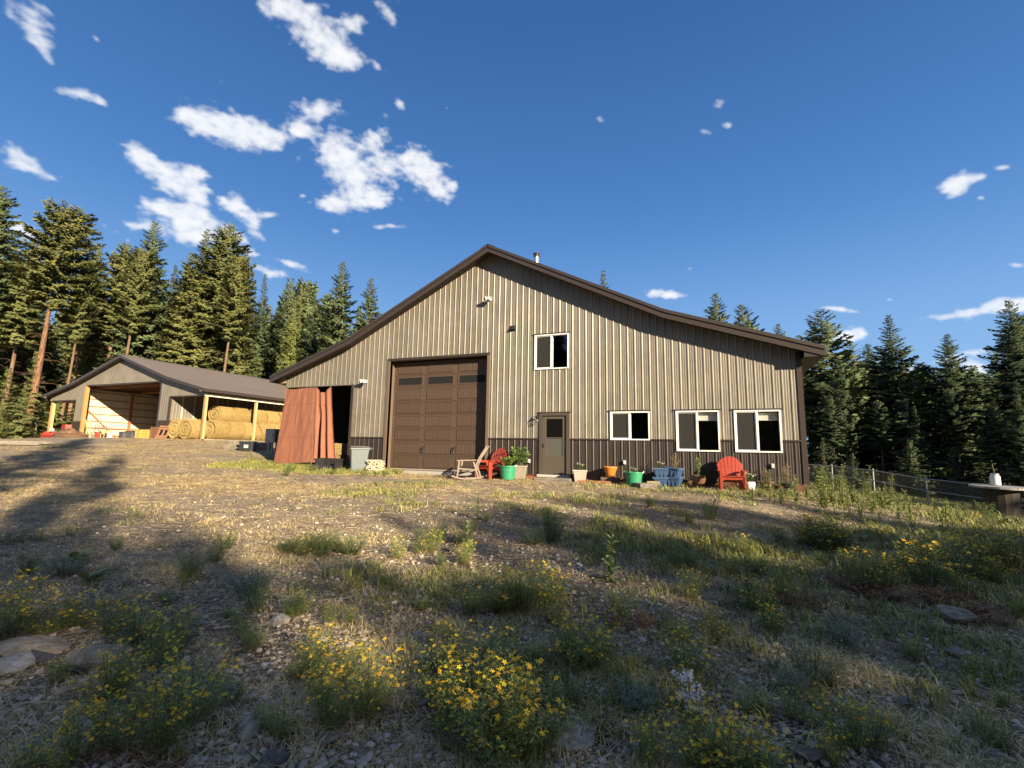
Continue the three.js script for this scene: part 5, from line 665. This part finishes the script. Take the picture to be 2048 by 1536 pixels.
// ------------------------------------------------------------------ stones
function stoneGeo(seed, detail = 2, sharp = 1) { const g = new THREE.IcosahedronGeometry(1, detail), p = g.attributes.position, r = rng(seed), planes = []; for (let k = 0; k < 15; k++) planes.push([V(r() - .5, r() - .5, r() - .5).normalize(), .5 + .3 * r()]); for (let i = 0; i < p.count; i++) { const v = V(p.getX(i), p.getY(i), p.getZ(i)).normalize(); let q = 1; for (const [n, d] of planes) { const c = v.dot(n); if (c > 0) q = Math.min(q, d / c); } q = mix(1, q, sharp) * (1 + .05 * noise(v.x * 4 + seed, v.y * 4, v.z * 4)); p.setXYZ(i, v.x * q, v.y * q * .6, v.z * q * .82); } g.computeVertexNormals(); const f = g.index ? g.toNonIndexed() : g; f.computeVertexNormals(); const uv = f.attributes.uv, pp = f.attributes.position; for (let i = 0; i < uv.count; i++) uv.setXY(i, pp.getX(i) * .7 + pp.getY(i) * .3, pp.getZ(i) * .7 + pp.getY(i) * .4); return f; }
const stoneGeos = [1, 2, 3, 4, 5, 6].map((k) => stoneGeo(k * 13, 3)), pebbleGeos = [1, 2, 3].map((k) => stoneGeo(k * 7 + 2, 0, .8));
const stoneMats = [[.56, .55, .52], [.45, .4, .33], [.33, .31, .29], [.58, .5, .38], [.7, .68, .64]].map(([a, b, c]) => std(L3(a, b, c), .9, { map: rockTex, bumpMap: grainBump, bumpScale: .012 }));
{ const r = rng(71);
  const put = (px, py, wpx, m, flat, label, group) => { const p = onG(px, py), Z = p.clone().sub(CAM).dot(FWD), s = wpx * 1.2 / FPX * Z / 2, k = Math.floor(r() * 6), o = M('stone', stoneGeos[k], stoneMats[m], scene); o.name = o.name.startsWith('stone') ? o.name : numbered('stone'); o.scale.set(s, s * flat, s); o.rotation.set((r() - .5) * .3, r() * 6.28, (r() - .5) * .3); o.position.set(p.x, p.y + s * flat * .34, p.z); tag(o, label, 'stone', group); };
  put(70, 1305, 115, 3, .42, 'flat tan slab beside the dark plank'); put(190, 1325, 125, 3, .6, 'tilted tan slab among the yellow flowers by the plank'); put(22, 1335, 100, 4, .5, 'pale rounded stone at the end of the dark plank'); put(500, 1462, 76, 4, .8, 'jagged white-grey stone with a dark cleft'); put(1145, 1478, 105, 0, .5, 'long blue-grey slab of stone in the foreground gravel'); put(910, 1490, 62, 1, .65, 'brown-grey stone beside a flowering clump in the foreground'); put(1915, 1245, 80, 3, .75, 'blocky tan boulder on the bare slope at the weeds'); put(1906, 1312, 36, 0, 1, 'upright pale chip of stone below the tan boulder'); put(1610, 1520, 64, 2, .8, 'dark grey rounded stone among foreground flowers'); put(1985, 1515, 62, 0, .5, 'sharp blue-grey flake of stone on dark soil'); put(1760, 1470, 60, 1, .6, 'brown stone right of the foreground flower clump'); put(655, 1485, 50, 3, .6, 'pale tan wedge of stone in dry grass'); put(558, 1248, 46, 4, .8, 'small bright white broken stone'); put(662, 1236, 28, 4, .6, 'little white stone beside a twig'); put(775, 1310, 36, 4, .6, 'white quartz stone by a flowering clump'); put(832, 1275, 34, 0, .8, 'pale cube-shaped stone in the gravel'); put(965, 1225, 44, 2, .7, 'dark angular stone before a bush'); put(820, 1190, 22, 3, .7, 'tan pebble out on the bare gravel'); put(1310, 1408, 42, 3, .7, 'pale triangular stone behind the white flowers');
  put(555, 1355, 26, 0, 1, 'small upright stone in a ring of dry grass'); put(55, 1500, 60, 0, .6, 'grey stone at the left flower clump'); put(540, 1528, 70, 2, .7, 'half-buried grey stone at the picture foot');
  for (let k = 0; k < 120; k++) { const px = 20 + 2010 * r(), py = 1110 + 420 * Math.sqrt(r()); put(px, py, (10 + 26 * r() * r()) * (py / 1400), Math.floor(r() * 5), .5 + .35 * r(), 'small angular stone loose in the foreground gravel', 'small loose stones in the foreground'); }
  // the plank by the left stones
  const a = onG(55, 1322), t = thing('dark_plank', 'dark weathered plank lying between the flat stones', 'plank', [a.x, a.y + .03, a.z]); const b = onG(150, 1342), L = a.distanceTo(b) * 1.5; t.rotation.y = -Math.atan2(b.z - a.z, b.x - a.x); M('plank', bx(L, .04, .07, L * .3, 0, 0, 0, .5, 0), std(L3(.075, .066, .06), .85, { map: woodTex }), t);
}
// ------------------------------------------------------------------ scattered cover, thicker towards the camera
function scatter(n, seed, fn, d0 = 1.15, d1 = 40) { const r = rng(seed), out = []; const az0 = Math.atan2(FWD.x, -FWD.z); for (let k = 0; k < n; k++) { const d = d0 * Math.pow(d1 / d0, Math.pow(r(), .85)), a = az0 + (r() - .5) * 1.86, x = CAM.x + Math.sin(a) * d, z = CAM.z - Math.cos(a) * d; const q = fn(x, z, d, r); if (q && !inBuilding(x, z)) out.push({ x, z, ...q }); } return out; }
function instanced(name, geo, mat, list, label, cat) { const m = new THREE.InstancedMesh(geo, mat, list.length), o = new THREE.Object3D(), c = new THREE.Color(); list.forEach((q, i) => { o.position.set(q.x, height(q.x, q.z) + (q.dy ?? 0), q.z); o.rotation.set(q.rx ?? 0, q.ry ?? 0, q.rz ?? 0); o.scale.set(q.sx ?? q.s, q.sy ?? q.s, q.sz ?? q.s); o.updateMatrix(); m.setMatrixAt(i, o.matrix); m.setColorAt(i, c.setRGB(...q.c)); }); m.name = numbered(name); tag(m, label, cat, null, 'stuff'); m.castShadow = m.receiveShadow = true; scene.add(m); }
const pebMat = std(0xffffff, .92);
pebbleGeos.forEach((g, k) => instanced('gravel', g, pebMat, scatter(30000, 100 + k, (x, z, d, r) => { const c = cover(x, z); if (r() < .8 * c.lot || r() > 1.6 * Math.exp(-d / 5)) return null; const s = (.005 + .034 * Math.pow(r(), 4.5)) * (.85 + d * .03), t = .45 + .62 * r(), w = r(); return { s, dy: s * .25, ry: r() * 6.3, rx: (r() - .5) * .5, c: [(.46 + .05 * w) * t, (.37 + .08 * w) * t, (.26 + .13 * w) * t] }; }, 1.15, 24), ['fine grey gravel over the yard', 'angular gravel chips over the yard', 'brownish gravel bits over the yard'][k], 'gravel'));
function tuftGeo(seed, n, h, spread, w, bend) { const r = rng(seed), s = new Soup(); for (let k = 0; k < n; k++) { const a = r() * 6.283, q = r() * spread, b = V(Math.cos(a) * q, 0, Math.sin(a) * q), la = r() * 6.283, H = h * (.45 + .6 * r()), o = V(Math.cos(la), 0, Math.sin(la)), m = b.clone().addScaledVector(o, H * bend * .3).add(V(0, H * .6, 0)), e = b.clone().addScaledVector(o, H * bend * (.7 + .5 * r())).add(V(0, H * (.98 - .5 * bend * r()), 0)), sd = V(-Math.sin(la), 0, Math.cos(la)).multiplyScalar(w), f = .75 + .5 * r(), c = [f, f, f]; s.quad(b.clone().sub(sd), b.clone().add(sd), m.clone().addScaledVector(sd, .8), m.clone().addScaledVector(sd, -.8), c); s.tri(m.clone().addScaledVector(sd, -.8), m.clone().addScaledVector(sd, .8), e, c); } return s.geo(); }
const bladeMat = new THREE.MeshPhysicalMaterial({ color: 0xffffff, roughness: .75, vertexColors: true, side: THREE.DoubleSide });
[0, 1].forEach((k) => instanced('dry_grass', tuftGeo(200 + k, 26, .13, .09, .0013, .75), bladeMat, scatter(12500, 210 + k, (x, z, d, r) => { const c = cover(x, z); const pt = sstep(fbm(x * 1.1, 3.3, z * 1.1, 3), -.12, .2); if (r() > (.12 + .88 * c.dry) * (c.lot > .5 ? 1 - .85 * c.track : .15 + .85 * pt)) return null; const s = (.5 + .9 * r()) * (1 + d * .02), t = .75 + .5 * r(); return { s, sy: s * (c.lot > .5 ? .22 + .25 * r() : .3 + .45 * r() * r()), sx: s * (1.1 + d * .035), sz: s * (1.1 + d * .035), ry: r() * 6.3, dy: -.004, c: [.5 * t, (.385 + .02 * r()) * t, .19 * t] }; }, 1.2, 42), k ? 'short matted straw grass over the yard' : 'dry tan grass tufts over the yard', 'grass'));
[0, 1].forEach((k) => instanced('green_grass', tuftGeo(220 + k, 15, .15, .08, .003, .6), bladeMat, scatter(26000, 230 + k, (x, z, d, r) => { const c = cover(x, z); if (r() > Math.pow(c.green, 1.6)) return null; const s = (.5 + .9 * r()) * (1 + d * .02), t = .7 + .6 * r(), y = r(); return { s, sy: s * (.4 + .5 * r()), sx: s * (1 + d * .03), sz: s * (1 + d * .03), ry: r() * 6.3, dy: -.004, c: [(.13 + .12 * y) * t, (.165 + .07 * y) * t, .05 * t] }; }, 1.3, 42), k ? 'low green weeds among the dry grass' : 'fresh green grass in patches over the yard', 'grass'));
{ const r = rng(260), list = []; while (list.length < 2600) { const x = -1.6 + 8 * r(), z = .15 + 2.9 * r() * r(), e = x > 5.3 ? .25 : 1; if (r() > e || (z < .25 && x > .1 && x < 3.6) || r() > sstep(fbm(x * .9, 6, z * .9, 3), -.3, .15) || z > 1.4 + 1.5 * (noise(x * .8, 2, 5) + .5)) continue; const s = .7 + .8 * r(), t = .7 + .6 * r(), y = r(); list.push({ x, z, s, sy: s * (.6 + .8 * r()), sx: s * 1.5, sz: s * 1.5, ry: r() * 6.3, dy: -.004, c: [(.14 + .16 * y) * t, (.19 + .06 * y) * t, .06 * t] }); } instanced('bay_grass', tuftGeo(221, 15, .15, .08, .003, .6), bladeMat, list, 'lush green grass along the foot of the curtained bay', 'grass'); }
instanced('straw_litter', bx(1, .012, .02), std(0xffffff, .9), scatter(9000, 240, (x, z, d, r) => { const s = (.05 + .16 * r() * r()) * (1 + d * .03), t = .6 + .6 * r(); return { s, ry: r() * 6.3, rz: (r() - .5) * .25, dy: .008, sy: s * 2, sz: s * 2, c: [.4 * t, .33 * t, .22 * t] }; }, 1.15, 16), 'dead stalks and twigs lying on the gravel', 'litter');

// ------------------------------------------------------------------ flowering weeds, each a plant
const YEL = [.85, .56, .015];
const wort = [0, 1, 2, 3].map((k) => leafyGeo({ seed: 300 + k, stems: 44, h: .46, spread: .27, leaf: .024, lw: .24, leaves: 60, twig: .085, from: .12, tones: [[.14, .18, .045], [.25, .29, .075]], flowers: k === 3 ? 1 : 3, petal: .021, clus: .055, fcol: YEL, redStem: true, short: .38, sw: .0014 })), bushy = [0, 1].map((k) => leafyGeo({ seed: 320 + k, stems: 30, h: .45, spread: .26, leaf: .035, lw: .22, leaves: 50, twig: .06, from: .1, tones: [[.1, .14, .04], [.18, .22, .065]], sw: .0016 })), greyw = leafyGeo({ seed: 330, stems: 46, h: .36, spread: .28, leaf: .036, lw: .14, leaves: 44, twig: .06, from: .1, tones: [[.13, .17, .1], [.25, .28, .19]], sw: .0015 }), mull = [0, 1].map((k) => leafyGeo({ seed: 340 + k, stems: 2, h: .62, spread: .035, leaf: .15, lw: .2, leaves: 46, from: .02, taper: true, tones: [[.15, .2, .07], [.27, .33, .12]], sw: .008 })), weedTall = [0, 1, 2].map((k) => leafyGeo({ seed: 350 + k, stems: 3, h: .55, spread: .07, leaf: .085, lw: .22, leaves: 34, from: .02, taper: true, tones: [[.2, .25, .07], [.34, .38, .12]], sw: .005 })), reds = leafyGeo({ seed: 360, stems: 26, h: .14, spread: .22, leaf: .04, lw: .15, leaves: 14, twig: .03, from: .1, tones: [[.17, .085, .045], [.26, .13, .06]], stemCol: [.2, .1, .05], sw: .0015 }), yarrow = leafyGeo({ seed: 370, stems: 8, h: .45, spread: .12, leaf: .05, lw: .1, leaves: 14, tones: greenTones, flowers: 34, petal: .017, clus: .045, fcol: [.75, .74, .7] }), roset = leafyGeo({ seed: 380, stems: 3, h: .1, spread: .05, leaf: .26, lw: .2, leaves: 6, from: .1, tones: [[.15, .2, .08], [.24, .3, .12]] });
const NAMES = { wort: 'flowering_weed', bushy: 'bushy_weed', greyw: 'grey_weed', mull: 'mullein_plant', weed: 'leafy_weed', reds: 'red_weed', yarrow: 'white_flower', roset: 'broad_leaf_weed' };
function weed(kind, g, px, py, hpx, label, group, wide = 1, base = .52) { const p = onG(px, py), Z = p.clone().sub(CAM).dot(FWD), s = hpx / FPX * Z / base, o = new THREE.Group(); if (inBuilding(p.x, p.z) || (kind === 'weed' && Math.hypot(p.x - 22.6, p.z - 1.6) < 1.5)) return; o.name = numbered(NAMES[kind]); o.position.set(p.x, p.y - .01, p.z); o.rotation.y = px * 1.7 + py; o.scale.set(s * wide, s, s * wide); const m = new THREE.Mesh(g.foliage, leafMat); m.name = 'foliage'; m.userData.kind = 'stuff'; o.add(m); if (g.flowers) { const f = new THREE.Mesh(g.flowers, petalMat); f.name = 'flowers'; f.userData.kind = 'stuff'; o.add(f); } tag(o, label, 'plant', group); scene.add(o); }
{ const r = rng(90), W = 'yellow-flowered bushy weed in the foreground gravel', GW = 'yellow-flowered weeds of the foreground';
  for (const [px, py, h, w, k] of [[15, 1275, 150, 1], [85, 1268, 85, 1.5], [150, 1255, 80, 1.4], [215, 1268, 90, 1.3], [270, 1290, 110, 1.3], [345, 1300, 100, 1.1], [310, 1340, 100, .9], [220, 1400, 130, .9], [375, 1450, 165, 1], [320, 1500, 175, .9], [235, 1500, 150, .9], [165, 1520, 140, .8], [60, 1545, 80, 1], [120, 1545, 60, 1], [625, 1345, 110, .9], [690, 1360, 90, 1], [660, 1450, 140, 1], [735, 1440, 170, 1], [640, 1400, 80, .9], [905, 1345, 110, 1.1], [890, 1420, 130, 1], [960, 1395, 150, 1], [1010, 1440, 150, 1], [975, 1520, 210, .9], [1040, 1510, 200, .9], [900, 1480, 110, .9], [1000, 1225, 100, 1.2, 3], [1040, 1225, 115, 1.1, 3], [1095, 1210, 95, 1.1], [1110, 1250, 70, 1], [1160, 1340, 120, 1.1], [1200, 1330, 100, 1], [1125, 1310, 90, .9], [1380, 1350, 100, 1], [1370, 1420, 90, .9], [1300, 1530, 110, .9], [1400, 1540, 150, 1.3], [1460, 1550, 140, 1.3], [1520, 1550, 120, 1.1], [1690, 1500, 120, 1], [1740, 1490, 100, 1], [1665, 1525, 70, 1], [1640, 1100, 80, 1.4], [1660, 1095, 75, 1.3], [1620, 1090, 65, 1.2], [1730, 1180, 95, 1.2, 3], [1770, 1180, 85, 1], [1700, 1150, 60, 1, 3], [1860, 1175, 115, 1.2], [1890, 1165, 110, 1.2, 3], [1835, 1150, 90, 1.2, 3], [1925, 1150, 100, 1.1], [1960, 1130, 90, 1.3], [2010, 1140, 100, 1.3], [2040, 1130, 110, 1.2], [1990, 1170, 70, 1], [1930, 1200, 70, 1, 3], [1570, 1200, 85, 1, 3], [1520, 1230, 90, 1], [1545, 1265, 70, .9], [1430, 1290, 90, .8], [1385, 1200, 70, .9, 3], [930, 1130, 60, 1, 3], [2040, 1240, 80, 1, 3], [1240, 1240, 70, 1.2, 3], [480, 1270, 60, 1, 3], [500, 1300, 70, 1, 3], [600, 1230, 60, 1, 3], [700, 1250, 50, 1, 3]]) { const q = k ?? Math.floor(r() * 3), lab = q === 3 ? 'budding green weed with few yellow flowers in the gravel' : h > 140 ? 'tall yellow-flowered weed clump in the foreground gravel' : w > 1.15 ? 'wide low clump of yellow-flowered weed' : py < 1200 ? 'yellow-flowered weed on the far weedy slope' : W; weed('wort', wort[q], px, py, h * .92, lab, lab.replace('weed', 'weeds'), w * (.8 + .3 * r())); };
  for (let k = 0; k < 110; k++) { const px = 30 + 1990 * r(), py = 1040 + 480 * Math.pow(r(), 1.3), q = r(); if (px < 700 && py < 1110) continue; weed(q < .5 ? 'bushy' : 'wort', q < .5 ? bushy[k % 2] : wort[3], px, py, (16 + 34 * r()) * (py / 1250), q < .5 ? 'small green weed sprouting in the gravel' : 'small budding weed sprouting in the gravel', q < .5 ? 'small green sprouts' : 'small budding sprouts', .7 + .7 * r(), .45); }
  for (const [px, py, h, w, k, lab] of [[1100, 1085, 62, 1.1, 0, 'dark green bush out on the bare gravel'], [1065, 1090, 38, 1.4, 1, 'low green bush beside the taller gravel bush'], [850, 1085, 30, 1.6, 1, 'low green mat on the gravel before the big door'], [640, 1100, 40, 2, 0, 'broad low green mat at the edge of the drive'], [700, 1110, 35, 2, 1, 'spreading green mat near the drive'], [580, 1105, 30, 1.8, 0, 'flat green weed patch by the drive'], [450, 1100, 36, 1.2, 1, 'small green tuft on the drive edge'], [230, 1100, 26, 1.2, 0, 'grassy green tuft on the tan drive'], [1300, 1015, 24, 1.4, 0, 'green weed before the blue boxes'], [1420, 1040, 40, 1.0, 1, 'green bush before the red chair']]) weed('bushy', bushy[k], px, py, h, lab, null, w, .45);
  for (const [px, py, h, w, lab] of [[1625, 1370, 95, .9, 'silvery grey-green weed clump in the foreground'], [1590, 1390, 60, 1, 'dark grey-green weed beside the silvery clump'], [1690, 1290, 55, 1, 'pale seeding weed behind the silvery clump'], [1270, 1420, 60, 1.2, 'low grey-green mat beside two sticks'], [380, 1150, 60, .8, 'pale upright grey weed at the drive edge'], [130, 1150, 40, 1.6, 'grey-green low weed near the broad leaves'], [510, 1190, 60, 1.3, 'blue-green weed in the dry grass']]) weed('greyw', greyw, px, py, h, lab, null, w, .4);
  for (const [px, py, h, w, lab] of [[1222, 1165, 110, .9, 'tall dark mullein spike standing on the gravel'], [955, 1040, 48, .9, 'small mullein spike before the green tub'], [1495, 1210, 90, .9, 'mullein spike among right-hand weeds'], [935, 1115, 70, .8, 'thin mullein stalk beside the low bushes']]) weed('mull', mull[px % 2], px, py, h, lab, null, w, .62);
  for (const [px, py, h, lab] of [[150, 1125, 32, 'large broad-leaved weed at the left of the drive'], [178, 1165, 34, 'second broad-leaved weed nearer the flowers'], [845, 1215, 22, 'flat broad-leaved rosette on the gravel']]) weed('roset', roset, px, py, h, lab, null, 1, .22);
  for (const [px, py, h] of [[1385, 1455, 95], [1370, 1432, 85], [1398, 1470, 80]]) weed('yarrow', yarrow, px, py, h, 'white-headed flower by the foreground flower clump', 'white flowers', .9, .45);
  for (let k = 0; k < 11; k++) weed('reds', reds, [1740, 1780, 1710, 1900, 1930, 1890, 250, 1950, 330, 1260, 1600][k], [1195, 1200, 1180, 1215, 1225, 1200, 1510, 1240, 1530, 1250, 1215][k], 22 + 8 * r(), 'low rust-red weed under the flowering weeds', 'rust-red low weeds', 1.4, .14);
  // tall weeds on the sunlit slope past the corner and before the wall
  for (let k = 0; k < 95; k++) { const px = 1500 + 540 * r(), py = 985 + (px - 1500) * .09 + 40 * r() * r() - (px < 1620 ? 2 : 0); weed('weed', weedTall[k % 3], px, py, 18 + 34 * r(), 'leafy upright weed on the slope by the building corner', 'upright weeds on the slope', .9 + .8 * r(), .55); }
  for (let k = 0; k < 60; k++) { const px = 1625 + 420 * r(), py = 972 + (px - 1625) * .065 + 12 * r(); weed('weed', weedTall[k % 3], px, py, 26 + 34 * r(), 'tall green weed along the foot of the wire fence', 'tall weeds by the fence', 1.2 + .8 * r(), .55); }
  for (let k = 0; k < 8; k++) { const px = 560 + 240 * r(), p = onG(px, 945 + 6 * r()); weed('bushy', bushy[k % 2], px, 944 + 10 * r(), 8 + 9 * r(), 'soft green weed at the foot of the curtained bay', 'weeds at the foot of the curtained bay', 1.2, .45); }
}
scene.traverse((o) => { if (o.isMesh) { o.castShadow = true; o.receiveShadow = true; } });
renderer.render(scene, camera);
